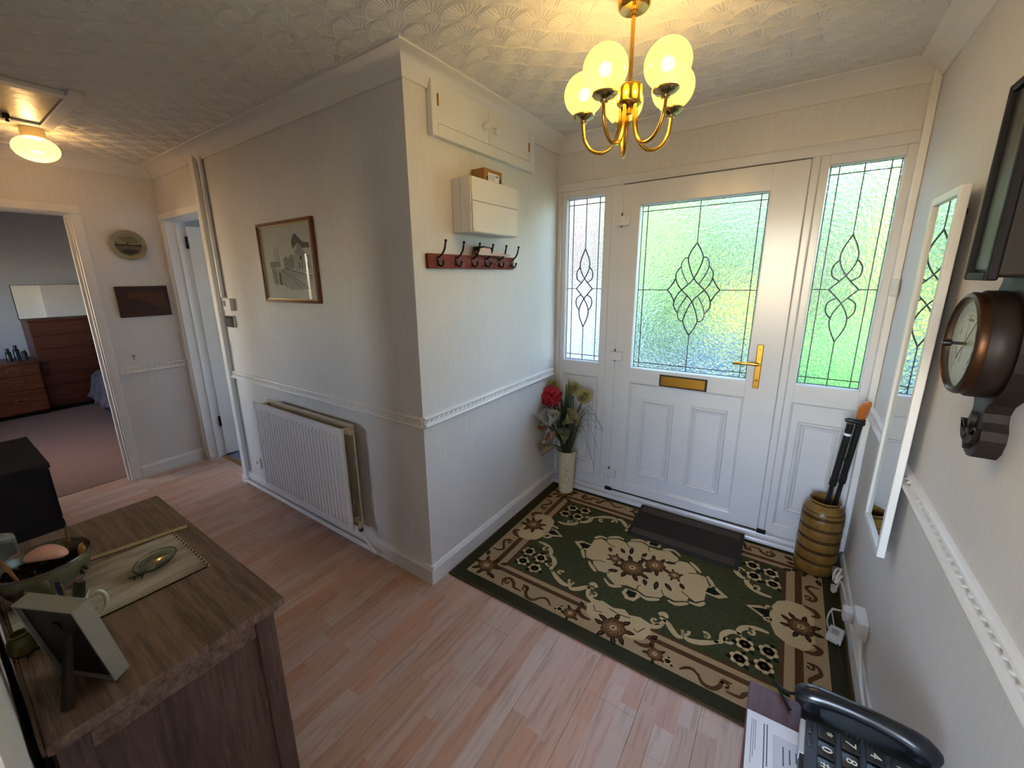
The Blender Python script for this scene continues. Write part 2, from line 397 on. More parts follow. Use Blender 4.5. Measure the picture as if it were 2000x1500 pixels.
# ceiling (one slab over every room)
ce = st('ceiling', 'cream ceiling with embossed scallop fan paper', 'ceiling', B().box((-6.7, -3.8, ZC), (1.95, 1.95, ZC + .12)), m_ceil)
fanP, fanQ, fanR = .178, .083, .105
def covered(x, y): return any(math.hypot(x - a, y - c) < fanR - .001 for a, c in ((fanP / 2, fanQ), (-fanP / 2, fanQ), (0, 2 * fanQ), (fanP, 2 * fanQ), (-fanP, 2 * fanQ)))
strokes = []
for rr_, ww_ in ((.975, .0032), (.90, .0024)):
    run = []
    for k in range(45):
        a_ = math.radians(-110 + 5 * k); q_ = (fanR * rr_ * math.sin(a_), -fanR * rr_ * math.cos(a_))
        if covered(*q_):
            if len(run) > 1: strokes.append((run, ww_))
            run = []
        else: run.append(q_)
    if len(run) > 1: strokes.append((run, ww_))
for k in range(19):
    a_ = math.radians(-99 + 11 * k); run = []
    for q in range(7):
        r_ = fanR * (.28 + .55 * q / 6); q_ = (r_ * math.sin(a_), -r_ * math.cos(a_))
        if not covered(*q_): run.append(q_)
    if len(run) > 1: strokes.append(([run[0], run[-1]], .0036))
for k in range(5):
    a_ = math.radians(-80 + 40 * k); strokes.append(([(fanR * .2 * math.sin(a_), -fanR * .2 * math.cos(a_)), (fanR * .2 * math.sin(a_ + .6), -fanR * .2 * math.cos(a_ + .6))], .003))
fb_ = B(); FV, FF = [], []
def ridge(pts, w, ox, oy):
    n = len(pts); base = len(FV)
    for i in range(n):
        x0, y0 = pts[max(i - 1, 0)]; x1, y1 = pts[min(i + 1, n - 1)]; l = math.hypot(x1 - x0, y1 - y0) or 1; nx, ny = -(y1 - y0) / l * w / 2, (x1 - x0) / l * w / 2; x, y = pts[i][0] + ox, pts[i][1] + oy
        FV.extend([(x + nx, y + ny, ZC), (x, y, ZC - .0014), (x - nx, y - ny, ZC)])
    for i in range(n - 1):
        q = base + 3 * i; FF.extend([(q, q + 1, q + 4, q + 3), (q + 1, q + 2, q + 5, q + 4)])
j = -18
while .079 + j * fanQ < D:
    hy_ = .079 + j * fanQ; k = -20
    while k < 10:
        hx_ = .429 + (k + .5 * (j % 2)) * fanP; k += 1
        if not (XL + .1 < hx_ < XR - .05 and YS < hy_ < D - .02) or (hx_ < .02 and hy_ > 0): continue
        for pts, w_ in strokes: ridge(pts, w_, hx_, hy_)
    j += 1
me_ = bpy.data.meshes.new('fan_emboss'); me_.from_pydata(FV, [], FF); me_.materials.append(m_ceil)
fo = link(bpy.data.objects.new('fan_emboss', me_)); fo.parent = ce; ORG[fo] = ORG[ce]; me_.transform(Matrix.Translation(-ORG[ce])); fo['kind'] = 'stuff'
fb_.b.free()
# walls
w = B().box((XR, -3.8, -.06), (XR + .15, D + .12, ZC))
st('wall_right', 'cream ribbed wallpaper wall with barometer and mirror', 'wall', w, m_wall)
w = B().box((-.12, 0, -.06), (0, D + .12, ZC))
st('wall_left', 'cream wallpapered porch wall with coat hooks', 'wall', w, m_wall)
w = B().box((-1.965, .0, -.06), (-.12, .12, ZC)).box((XL, 0, 2.02), (-1.965, .12, ZC))
st('wall_center', 'cream wallpapered wall behind the radiator and framed print', 'wall', w, m_wall)
w = B().box((XL - .12, -.50, -.06), (XL, 0.12, ZC)).box((XL - .12, -1.30, 2.02), (XL, -.50, ZC)).box((XL - .12, YS - .1, -.06), (XL, -1.30, ZC))
st('wall_back', 'cream wall with plate and wood picture beside bedroom doorway', 'wall', w, m_wall)
w = B().box((XL - .12, YS - .1, -.06), (-1.27, YS, ZC)).box((-1.27, YS - .1, 2.05), (-.60, YS, ZC)).box((-.60, YS - .1, -.06), (.80, YS, ZC)).box((.80, YS - .1, 2.05), (XR, YS, ZC))
st('wall_near', 'cream wallpapered wall behind the dark sideboard', 'wall', w, m_wall)
w = B().box((-.12, D, 2.115), (XR, D + .12, ZC))
st('wall_front', 'cream wall strip above the white front door', 'wall', w, m_wall)
# rooms that are only glimpsed
w = B().box((-2.2, -3.2, -.06), (-2.1, YS - .1, ZC)).box((-2.1, -3.2, -.06), (XR, -3.1, .9)).box((-2.1, -3.2, 2.1), (XR, -3.1, ZC)).box((-2.1, -3.2, .9), (-1.18, -3.1, 2.1)).box((-.82, -3.2, .9), (.6, -3.1, 2.1)).box((-1.18, -3.2, .9), (-.82, -3.1, 1.35)).box((-1.18, -3.2, 1.85), (-.82, -3.1, 2.1)).box((1.66, -3.2, .9), (XR, -3.1, 2.1))
st('wall_living_room', 'plain walls of the room behind the camera', 'wall', w, m_plain)
w = B().box((-6.6, -2.6, -.06), (-6.5, 1.5, ZC)).box((-6.5, 1.4, -.06), (XL - .12, 1.5, ZC)).box((-6.5, -2.6, -.06), (XL - .12, -2.5, .95)).box((-6.5, -2.6, 1.95), (XL - .12, -2.5, ZC)) \
    .box((-6.5, -2.6, .95), (-5.2, -2.5, 1.95)).box((-4.0, -2.6, .95), (XL - .12, -2.5, 1.95)).box((XL - .22, -2.5, -.06), (XL - .12, YS - .1, ZC)).box((XL - .22, .12, -.06), (XL - .12, 1.4, ZC))
st('wall_bedroom', 'muted mauve grey bedroom walls beyond the doorway', 'wall', w, m_bed_wall)
w = B().box((XL - .12, .12, -.06), (XL - .05, 1.7, ZC)).box((-1.9, .12, -.06), (-1.8, 1.7, ZC)).box((-2.85, 1.6, -.06), (-1.9, 1.7, .4)).box((-2.85, 1.6, 2.1), (-1.9, 1.7, ZC)).box((-2.85, 1.6, .4), (-2.75, 1.7, 2.1)).box((-1.95, 1.6, .4), (-1.9, 1.7, 2.1))
st('wall_side_room', 'plain pale walls behind the ajar white door', 'wall', w, m_plain)
# coving
cv = [(0, ZC), (.085, ZC), (.083, 2.378), (.06, 2.366), (.04, 2.35), (.022, 2.33), (.012, 2.312), (.008, 2.302), (0, 2.302)]
# room outline walked clockwise so that the room lies to the right; flip the offset
outline = [(XL, YS), (XL, 0), (0, 0), (0, D), (XR, D), (XR, YS)]
st('trim_coving', 'cream concave plaster coving around the ceiling', 'coving', B().sweep([(-o, h) for o, h in cv], outline, True), m_cove, smooth=True)
# skirting boards
sk = [(0, 0), (.018, 0), (.018, .078), (.013, .088), (.009, .097), (0, .1)]
def skirt(name, label, path):
    st(name, label, 'skirting', B().sweep([(-o, h) for o, h in sk], path), m_white)
skirt('baseboard_left', 'white skirting board under the coat hook wall', [(0, -.0), (0, D)])
skirt('baseboard_center', 'white skirting board below the radiator', [(-1.95, 0), (.018, 0)])
skirt('baseboard_back', 'white skirting board below the wall plate', [(XL, -.455), (XL, 0)])
skirt('baseboard_right', 'white painted skirting along the right wall', [(XR, D - .06), (XR, YS - .1)])
skirt('baseboard_near', 'white skirting behind the dark sideboard', [(.8, YS), (-.60, YS)])
skirt('baseboard_near_left', 'white skirting behind the black cabinet', [(-1.27, YS), (XL, YS)])
# dado rails
dado = [(0, .846), (.006, .846), (.008, .85), (.02, .852), (.024, .858), (.02, .866), (.012, .868), (.010, .872), (.010, .888), (.014, .889), (.017, .893), (.015, .899), (.006, .903), (0, .903)]
def dado_rail(name, label, a, b):
    a, b = Vector((*a, 0)), Vector((*b, 0)); d = (b - a); L = d.length; d.normalize(); n = Vector((d.y, -d.x, 0))   # room on the right of a->b
    o = st(name, label, 'dado rail', B().sweep([(-x, h) for x, h in dado], [a[:2], b[:2]]), m_white, smooth=True)
    r = B(); k = int(L / .034); s = L / k
    for q in range(k):
        c = a + d * (s * (q + .5)) + n * .0105 + Vector((0, 0, .8795)); up = Vector((0, 0, 1))
        ax = (d * .8 + up * .42).normalized()
        r.tube([c - ax * .017, c - ax * .010, c, c + ax * .010, c + ax * .017], [.0015, .0052, .0068, .0052, .0015], 6)
    r.build('rope_moulding', m_white, o, smooth=True, kind='stuff')
dado_rail('trim_dado_left', 'white rope-twist dado rail under the coat hooks', (0, 0), (0, D - .05))
dado_rail('trim_dado_center', 'white rope-twist dado rail above the radiator', (-1.95, 0), (0, 0))
dado_rail('trim_dado_back', 'short white rope-twist dado rail under the wood picture', (XL, -.455), (XL, 0))
dado_rail('trim_dado_right', 'white rope-twist dado rail running below the barometer', (XR, D - .06), (XR, YS - .1))
# bedroom doorway lining and architrave
b = B().box((XL - .13, -.52, 0), (XL + .004, -.50, 2.0)).box((XL - .13, -1.32, 2.0), (XL + .004, -.50, 2.02)).box((XL - .13, -1.30, 0), (XL + .004, -1.28, 2.0))
b.box((XL - .06, -.535, 0), (XL - .03, -.52, 1.985))
t1 = st('trim_bedroom_doorway', 'white painted door lining of the bedroom opening', 'door frame', b, m_white)
b = B().box((XL, -.512, 0), (XL + .016, -.455, 2.0078), .004).build('architrave', m_white, t1)
b = B().box((XL, -1.31, 2.008), (XL + .016, -.455, 2.062), .005).build('architrave', m_white, t1)
# door to the side room: lining, architrave, open panelled leaf
b = B().box((XL + .0, -.004, 0), (-2.715, .13, 2.0)).box((-2.02, -.004, 0), (-1.965, .13, 2.0)).box((XL, -.004, 2.0), (-1.965, .13, 2.022)).box((-2.715, .06, 0), (-2.70, .09, 1.985))
t2 = st('trim_side_doorway', 'white painted lining of the narrow doorway beside the radiator wall', 'door frame', b, m_white)
B().box((XL + .004, -.018, 0), (-2.735, 0, 2.0045), .004).build('architrave', m_white, t2)
B().box((XL + .004, -.018, 2.005), (-1.97, 0, 2.052), .004).build('architrave', m_white, t2)
hx, hy = -2.697, .125
dr = thing('door_2', 'white panelled interior door standing ajar beside the pipe trunking', 'door', (hx, hy, .01), kind='structure')
Rm = Matrix.Translation((hx, hy, 0)) @ Matrix.Rotation(math.radians(-12), 4, 'Z')
B().box((-.038, 0, .012), (0, .70, 1.97), .003, m=Rm).build('leaf', m_white, dr)
for zz in ((.16, .72), (.84, 1.42), (1.54, 1.84)):
    for yy in ((.10, .31), (.39, .60)):
        b = B()
        for lo, hi in (((0, yy[0], zz[0]), (.012, yy[0] + .018, zz[1])), ((0, yy[1] - .018, zz[0]), (.012, yy[1], zz[1])), ((0, yy[0], zz[0]), (.012, yy[1], zz[0] + .018)), ((0, yy[0], zz[1] - .018), (.012, yy[1], zz[1]))):
            b.box(lo, hi, .004, 1, m=Rm)
        b.build('panel_moulding', m_white, dr)
for zz in (.28, 1.80):
    B().box((hx - .025, hy - .012, zz), (hx + .004, hy + .002, zz + .09), .001).cyl((hx + .004, hy - .008, zz - .002), (hx + .004, hy - .008, zz + .092), .006).build('hinge', m_darkmetal, dr)
# pipe trunking beside that door and in the porch corner
tr = thing('trim_pipe_trunking', 'white vertical pipe trunking beside the ajar door', 'pipe casing', (-1.94, -.01, .06), kind='structure')
B().box((-2.005, -.032, .055), (-1.945, -.0005, 2.345), .006).build('casing', m_white, tr)
B().tube([(-1.875, -.014, 1.43), (-1.875, -.014, 2.33), (-1.885, -.02, 2.345)], .0135, 14).build('pipe', m_white, tr, smooth=True)
B().box((-2.03, -.036, .0), (-1.938, -.0005, .06), .006).build('foot_block', m_white, tr)
B().box((1.716, 1.287, .10), (1.7435, D - .001, 2.35), .004).build('trim_corner_casing', m_white, label='white vertical pipe casing in the corner right of the front door', cat='pipe casing', kind='structure')

# ---------------------------------------------------------------- front door screen
fr = thing('trim_front_frame', 'white upvc outer frame around the front door and side panels', 'door frame', (.87, D, 0), kind='structure')
F0, F1 = D - .012, D + .07
def bar(nm, x0, x1, z0, z1, y0=F0, y1=F1, par=fr, bev=.006): return B().box((x0, y0, z0), (x1, y1, z1), bev).build(nm, m_upvc, par)
bar('frame_post', 0, .035, .03, 2.112); bar('frame_post', 1.722, XR, .03, 2.112)
bar('mullion', .375, .448, .03, 2.085); bar('mullion', 1.352, 1.388, .03, 2.085)
bar('head', 0, XR, 2.072, 2.125, F0 - .006); bar('head_rebate', .40, 1.39, 2.03, 2.075, D + .03)
bar('sill', 0, XR, 0.012, .036, D - .062); bar('sill_upstand', 0, XR, .036, .062, D - .035)
B().box((.455, D - .018, .0621), (1.345, D + .05, .070)).build('threshold_seal', m_dark, fr)
# glass panes with leading
def V3(u, v, h): return (u, h, v)
def leaded(root, x0, x1, z0, z1, hor_in, ver_in, strands, mid):
    g = B().box((x0 - .012, D + .018, z0 - .012), (x1 + .012, D + .024, z1 + .012)).build('glass_pane', m_obs, root)
    y = D + .0165
    def lead(pts, r=.0031): B().tube([(p[0], y, p[1]) for p in pts], r, 6, flat=.7).build('lead_strip', m_lead, g)
    cx = (x0 + x1) / 2
    lead([(x0 + ver_in, z0), (x0 + ver_in, z1)]); lead([(x1 - ver_in, z0), (x1 - ver_in, z1)])
    lead([(x0, z0 + hor_in), (x1, z0 + hor_in)]); lead([(x0, z1 - hor_in), (x1, z1 - hor_in)])
    for e0, e1 in (((x0 + .003, z0), (x0 + .003, z1)), ((x1 - .003, z0), (x1 - .003, z1)), ((x0, z0 + .003), (x1, z0 + .003)), ((x0, z1 - .003), (x1, z1 - .003))): lead([e0, e1], .0028)
    top, bot, lf, rt, cz = mid
    lead([(cx, z1), (cx, top)]); lead([(cx, z0), (cx, bot)]); lead([(x0, cz), (lf, cz)]); lead([(rt, cz), (x1, cz)])
    for s in strands: lead([tuple(q) for q in spline([(a, b, 0) for a, b in s], 5)], .0042)
    return g
def mir(pts, cx, cz, sx, sz): return [(cx + sx * (a - cx), cz + sz * (b - cz)) for a, b in pts]
cx, cz = .875, 1.4505
A_ = [(.875, 1.714), (.845, 1.661), (.838, 1.614), (.875, 1.517), (.936, 1.4505), (.965, 1.408), (.974, 1.359), (.951, 1.318)]
B_ = [(.838, 1.632), (.818, 1.63), (.802, 1.598), (.811, 1.549), (.846, 1.484)]
S1 = [(.734, 1.4505), (.756, 1.478), (.776, 1.516)]
strands = []
for sx in (1, -1):
    for sz in (1, -1):
        for q in (A_, B_, S1): strands.append(mir(q, cx, cz, sx, sz))
fd = thing('door_1', 'white upvc front door with leaded obscure glass and brass handle', 'door', (.9, D, .07), kind='structure')
Y0, Y1 = D - .022, D + .045
b = B().box((.448, Y0, .072), (.553, Y1, 2.067), .004).box((1.199, Y0, .072), (1.352, Y1, 2.067), .004).box((.55, Y0, 1.943), (1.202, Y1, 2.067), .004).box((.55, Y0, .86), (1.202, Y1, .957), .004).box((.55, Y0, .072), (1.202, Y1, .135), .004)
b.build('leaf_frame', m_upvc, fd)
def beading(root, x0, x1, z0, z1, yf=Y0, w=.014, nm='glazing_bead', dep=.028):
    b = B()
    for p, q in (((x0, z0), (x1, z0)), ((x1, z0), (x1, z1)), ((x1, z1), (x0, z1)), ((x0, z1), (x0, z0))):
        pass
    o = [(x0, z0), (x1, z0), (x1, z1), (x0, z1)]; ii = [(x0 + w, z0 + w), (x1 - w, z0 + w), (x1 - w, z1 - w), (x0 + w, z1 - w)]
    va = b._new([(u, yf, v) for u, v in o]); vb = b._new([(u, yf + dep, v) for u, v in ii]); vc = b._new([(u, yf + dep + .003, v) for u, v in o])
    for k in range(4):
        n = (k + 1) % 4; b.face([va[k], va[n], vb[n], vb[k]]); b.face([vb[k], vb[n], vc[n], vc[k]]); b.face([vc[k], vc[n], va[n], va[k]])
    return b.build(nm, m_upvc, root)
beading(fd, .546, 1.206, .950, 1.950, w=.010, dep=.030)
leaded(fd, .556, 1.196, .960, 1.940, .032, .034, strands, (1.714, 1.187, .734, 1.016, cz))
# lower door panel with two raised mouldings
lp = B().box((.548, D - .004, .13), (1.207, D + .03, .864)).build('lower_panel', m_upvc, fd)
beading(fd, .550, 1.205, .130, .864, w=.016, nm='panel_bead', dep=.017)
def raised(root, x0, x1, z0, z1, y=D - .004):
    b = B(); prof = [(0, 0), (.003, .016), (.010, .020), (.017, .014), (.021, .007), (.025, .012), (.029, .011), (.034, .002)]
    rings = []
    for o, h in prof: rings.append(b._new([(x0 + o, y - h, z0 + o), (x1 - o, y - h, z0 + o), (x1 - o, y - h, z1 - o), (x0 + o, y - h, z1 - o)]))
    for p, q in zip(rings, rings[1:]):
        for k in range(4): b.face([p[k], p[(k + 1) % 4], q[(k + 1) % 4], q[k]])
    b.face(rings[-1]); return b.build('raised_moulding', m_upvc, root)
raised(lp, .632, .832, .226, .760); raised(lp, .930, 1.128, .226, .760)
# letterbox, handle, hinges
lb = B().box((.738, Y0 - .009, .863), (1.008, Y0 + .002, .937), .004).build('letterbox', m_black, fd)
B().box((.747, Y0 - .014, .871), (.999, Y0 - .007, .929), .003).build('flap', m_brass_dull, lb)
hd = B().box((1.233, Y0 - .008, .920), (1.263, Y0 + .001, 1.165), .0035).build('handle_plate', m_brass_dull, fd)
B().cyl((1.248, Y0 - .004, 1.062), (1.248, Y0 - .042, 1.062), .010, seg=14).tube(spline([(1.252, Y0 - .042, 1.062), (1.22, Y0 - .044, 1.063), (1.17, Y0 - .043, 1.061), (1.132, Y0 - .040, 1.060)], 4), [.0105] * 5 + [.0095] * 5 + [.009] * 3, 10).build('lever', m_brass, hd, smooth=True)
B().cyl((1.248, Y0 - .012, .968), (1.248, Y0 - .004, .968), .008, seg=14).build('lock_cylinder', m_brass, hd)
for zz in (1.14, .935): B().cyl((1.248, Y0 - .010, zz), (1.248, Y0 - .006, zz), .004, seg=8).build('screw', m_brass, hd)
for zz in (1.86, 1.028, .195):
    h = B().box((.418, Y0 - .020, zz - .03), (.446, Y0 + .012, zz + .03), .005).box((.440, Y0 - .026, zz - .028), (.498, Y0 + .001, zz + .028), .006).build('hinge', m_upvc, fd)
    B().cyl((.449, Y0 - .010, zz - .036), (.449, Y0 - .010, zz + .046), .0045, seg=10).build('hinge_pin', m_lead, h)
for xx in (.425, 1.35): B().box((xx, D - .036, .0625), (xx + .045, D - .02, .082)).build('drain_gap', m_dark, fd)
# side panels
def sidelight(name, label, x0, x1, gx0, gx1, strn, mid):
    o = thing(name, label, 'window', ((x0 + x1) / 2, D, .06), kind='structure')
    b = B().box((x0, D - .008, .062), (gx0 - .004, D + .05, 2.075), .004).box((gx1 + .004, D - .008, .062), (x1, D + .05, 2.075), .004).box((gx0 - .006, D - .008, 2.03), (gx1 + .006, D + .05, 2.075), .004).box((gx0 - .006, D - .008, .862), (gx1 + .006, D + .05, .963), .004).box((gx0 - .006, D - .008, .062), (gx1 + .006, D + .05, .135), .004)
    b.build('sash_frame', m_upvc, o)
    beading(o, gx0 - .010, gx1 + .010, .958, 2.035, yf=D - .008, w=.010, dep=.022)
    leaded(o, gx0, gx1, .968, 2.025, .037, .036, strn, mid)
    p = B().box((gx0 - .006, D + .008, .13), (gx1 + .006, D + .03, .866)).build('lower_panel', m_upvc, o)
    beading(o, gx0 - .008, gx1 + .008, .128, .868, yf=D - .008, w=.014, nm='panel_bead', dep=.014)
    raised(p, gx0 + .035, gx1 - .03, .226, .76, D + .008)
def side_strands(cx, w):
    cz = 1.456
    a = [(cx, 1.713), (cx - .030, 1.64), (cx - .030, 1.585), (cx, 1.523), (cx + .057, cz)]
    l = [(cx - .031, 1.60), (cx - .055, 1.565), (cx - .052, 1.52), (cx - .018, 1.495)]
    return [mir(q, cx, cz, s1, s2) for s1 in (1, -1) for s2 in (1, -1) for q in (a, l)], (1.713, 1.199, cx - .057, cx + .057, cz)
s_, m_ = side_strands(.1985, .25); sidelight('window_1', 'narrow leaded glass side panel left of the front door', .035, .375, .073, .324, s_, m_)
s_, m_ = side_strands(1.5555, .25); sidelight('window_2', 'leaded glass side panel right of the front door by the corner', 1.388, 1.722, 1.428, 1.683, s_, m_)
box('door_contact_sensor', (1.712, 1.255, 1.43), (1.74, 1.286, 1.505), m_upvc, bev=.006, label='small white box on the corner casing beside the right side panel', cat='sensor')
# ================================================================== RUG
m_rg_border = M('rug_dark_green_border', '393726', .95, var=.15, scale=90, bump=.8, bscale=900, spec=.1)
m_rg_green = M('rug_green_pile', '45452c', .95, var=.18, scale=70, bump=.8, bscale=900, spec=.1)
m_rg_tan = M('rug_tan_pile', 'ab8f6c', .95, var=.1, scale=120, bump=.8, bscale=900, spec=.1)
m_rg_cream = M('rug_cream_pile', 'c8ac82', .95, var=.1, scale=120, bump=.8, bscale=900, spec=.1)
m_rg_brown = M('rug_brown_pile', '5a3d27', .95, var=.14, scale=120, bump=.8, bscale=900, spec=.1)
m_rg_dark = M('rug_dark_leaf_pile', '1e2018', .95, var=.14, scale=120, bump=.8, bscale=900, spec=.1)
m_rg_rose = M('rug_rose_brown_pile', '8a6440', .95, var=.14, scale=120, bump=.8, bscale=900, spec=.1)
RC = (.875, .71); HU, HV = .845, .615
rug = thing('rug', 'green and tan floral rug with scrolled border inside the front door', 'rug', (*RC, 0))
def RF(u, v, h): return (RC[0] + u, RC[1] + v, h)
def rect(hu, hv): return [(-hu, -hv), (hu, -hv), (hu, hv), (-hu, hv)]
def rframe(b, u0, v0, u1, v1, h0, h1):
    for p in ([(-u0, -v0), (u0, -v0), (u0, -v1), (-u0, -v1)], [(-u0, v1), (u0, v1), (u0, v0), (-u0, v0)], [(-u0, -v1), (-u1, -v1), (-u1, v1), (-u0, v1)], [(u1, -v1), (u0, -v1), (u0, v1), (u1, v1)]):
        b.prism(p, RF, h0, h1)
B().prism(rect(HU, HV), RF, .0005, .008).build('border', m_rg_border, rug)
B().prism(rect(.782, .548), RF, .008, .0086).build('tan_band', m_rg_tan, rug)
b = B(); rframe(b, .697, .449, .668, .425, .0086, .0091); rframe(b, .632, .398, .616, .386, .0091, .0096); b.build('brown_stripe', m_rg_brown, rug)
B().prism(rect(.632, .398), RF, .0086, .0091).build('green_field', m_rg_green, rug)
CR, BR, DK, RO, GN = B(), B(), B(), B(), B()
L1, L2, L3, L4 = .0097, .0102, .0107, .0112
def ell(c, a, bb, rot=0, n=14):
    cr, sr = math.cos(rot), math.sin(rot)
    return [(c[0] + a * math.cos(2 * PI * k / n) * cr - bb * math.sin(2 * PI * k / n) * sr, c[1] + a * math.cos(2 * PI * k / n) * sr + bb * math.sin(2 * PI * k / n) * cr) for k in range(n)]
def leafp(c, L, w, rot):
    pts = [(0, 0), (.25, .42), (.55, .5), (.8, .3), (1, 0), (.8, -.3), (.55, -.5), (.25, -.42)]
    return [(c[0] + L * u * math.cos(rot) - w * v * math.sin(rot), c[1] + L * u * math.sin(rot) + w * v * math.cos(rot)) for u, v in pts]
def leafm(c, L, w, rot):
    DK.prism(leafp(c, L, w, rot), RF, .0086, L2); BR.prism(leafp((c[0] + .2 * L * math.cos(rot), c[1] + .2 * L * math.sin(rot)), L * .6, w * .42, rot), RF, .0086, L3)
def rose(c, r, rot=0, leaves=6, seed=0):
    rr = random.Random(seed)
    for k in range(leaves): leafm((c[0] + r * .75 * math.cos(rot + 2 * PI * k / leaves), c[1] + r * .75 * math.sin(rot + 2 * PI * k / leaves)), r * .95, r * .42, rot + 2 * PI * k / leaves + rr.uniform(-.4, .4))
    n = 22
    BR.prism([(c[0] + r * (1 + .1 * math.sin(7 * 2 * PI * k / n)) * math.cos(2 * PI * k / n), c[1] + r * (1 + .1 * math.sin(7 * 2 * PI * k / n)) * math.sin(2 * PI * k / n)) for k in range(n)], RF, .0086, L3)
    RO.prism(ell(c, r * .8, r * .74, rot), RF, .0086, L3 + .0003)
    for k in range(5):
        a = rot + 2 * PI * k / 5
        BR.strip([(c[0] + r * q * math.cos(a + d), c[1] + r * q * math.sin(a + d)) for q, d in ((.72, -.4), (.62, 0), (.7, .4), (.5, .7))], r * .1, RF, .0086, L4)
    CR.prism(ell(c, r * .3, r * .26, rot, 10), RF, .0086, L4 + .0003); BR.prism(ell(c, r * .11, r * .11, rot, 8), RF, .0086, L4 + .0005)
def daisy(c, r, rot=0):
    for k in range(6):
        a = rot + 2 * PI * k / 6
        if k % 2: DK.prism(leafp((c[0] + r * .7 * math.cos(a + .5), c[1] + r * .7 * math.sin(a + .5)), r * .8, r * .5, a + .5), RF, .0086, L1)
        CR.prism(ell((c[0] + r * .55 * math.cos(a), c[1] + r * .55 * math.sin(a)), r * .48, r * .4, a, 10), RF, .0086, L3)
    CR.prism(ell(c, r * .6, r * .6, 0, 10), RF, .0086, L3); BR.prism(ell(c, r * .2, r * .2, 0, 8), RF, .0086, L4)
    DK.prism(ell(c, r * .1, r * .1, 0, 8), RF, .0086, L4 + .0002)
def scroll(b, pts, w, h=L2):
    q = [tuple(p[:2]) for p in spline([(*p, 0) for p in pts], 5)]; n = len(q)
    b.strip(q, [w * (.35 + .65 * math.sin(PI * (k + .5) / n)) for k in range(n)], RF, .0086, h)
def curl(b, c, r, a0, turn, w, h=L2, sgn=1):
    n = 14; pts = [(c[0] + r * (1 - .72 * k / n) * math.cos(a0 + sgn * turn * k / n), c[1] + r * (1 - .72 * k / n) * math.sin(a0 + sgn * turn * k / n)) for k in range(n + 1)]
    b.strip(pts, [w * (1 - .5 * k / n) for k in range(n + 1)], RF, .0086, h); b.prism(ell(pts[-1], w * .55, w * .55, 0, 8), RF, .0086, h)
for sx in (1, -1):
    for sy in (1, -1):
        f = lambda p: (p[0] * sx, p[1] * sy)
        F_ = lambda l: [f(p) for p in l]
        ang = lambda a: math.atan2(math.sin(a) * sy, math.cos(a) * sx)
        # daisies in the field corners
        for c in ((-.578, -.232), (-.494, -.246), (-.566, -.320), (-.482, -.336)): daisy(f(c), .036, .3 * sx)
        # cream scrolled frame of the green field
        for l in ([(-.575, -.125), (-.53, -.125), (-.485, -.15), (-.465, -.185), (-.478, -.21)], [(-.475, -.20), (-.44, -.205), (-.412, -.24), (-.41, -.285), (-.385, -.305)],
                  [(-.40, -.295), (-.37, -.32), (-.33, -.345), (-.29, -.355), (-.262, -.335)], [(-.275, -.35), (-.25, -.362), (-.22, -.34), (-.195, -.312), (-.16, -.30)],
                  [(-.185, -.30), (-.175, -.335), (-.16, -.36), (-.13, -.375), (-.09, -.36)], [(-.15, -.285), (-.172, -.27), (-.19, -.285)]): scroll(CR, F_(l), .026)
        for c, r, a, t in (((-.508, -.165), .022, 1.2, 4.2), ((-.428, -.262), .022, 3.2, 4.), ((-.352, -.292), .020, .8, 4.2), ((-.268, -.322), .022, 2.4, 4.), ((-.145, -.33), .022, 3.6, 4.4)): curl(CR, f(c), r, ang(a), t, .014, L2, sx * sy)
        # brown scrolls in the tan band
        scroll(BR, F_([(-.556, -.535), (-.575, -.500), (-.55, -.474), (-.515, -.492), (-.50, -.515), (-.455, -.518)]), .017)
        scroll(BR, F_([(-.47, -.475), (-.44, -.478), (-.432, -.51), (-.41, -.535), (-.375, -.532), (-.355, -.50)]), .017)
        scroll(BR, F_([(-.36, -.51), (-.335, -.492), (-.31, -.50), (-.29, -.52)]), .012)
        curl(BR, f((-.452, -.497)), .018, ang(.3), 4, .010, L2, sx * sy); curl(BR, f((-.545, -.502)), .018, ang(2.6), 4, .010, L2, sx * sy)
        scroll(BR, F_([(-.768, -.318), (-.735, -.318), (-.715, -.295), (-.735, -.262), (-.752, -.235), (-.74, -.205), (-.708, -.205)]), .016)
        curl(BR, f((-.716, -.222)), .018, ang(1.8), 4, .011, L2, sx * sy)
        scroll(BR, F_([(-.70, -.15), (-.74, -.135), (-.755, -.105), (-.73, -.09)]), .022)
        scroll(BR, F_([(-.158, -.43), (-.17, -.465), (-.14, -.492), (-.10, -.492)]), .02)
        leafm(f((-.158, -.44)), .035, .022, ang(2.2))
        # corner and side roses
        rose(f((-.712, -.462)), .048, .3, 7, 3); rose(f((-.192, -.508)), .030, .8, 5, 5)
        daisy(f((-.243, -.512)), .018)
        leafm(f((-.655, -.41)), .045, .022, ang(.5)); leafm(f((-.66, -.50)), .045, .022, ang(-.5)); leafm(f((-.76, -.39)), .045, .022, ang(1.9))
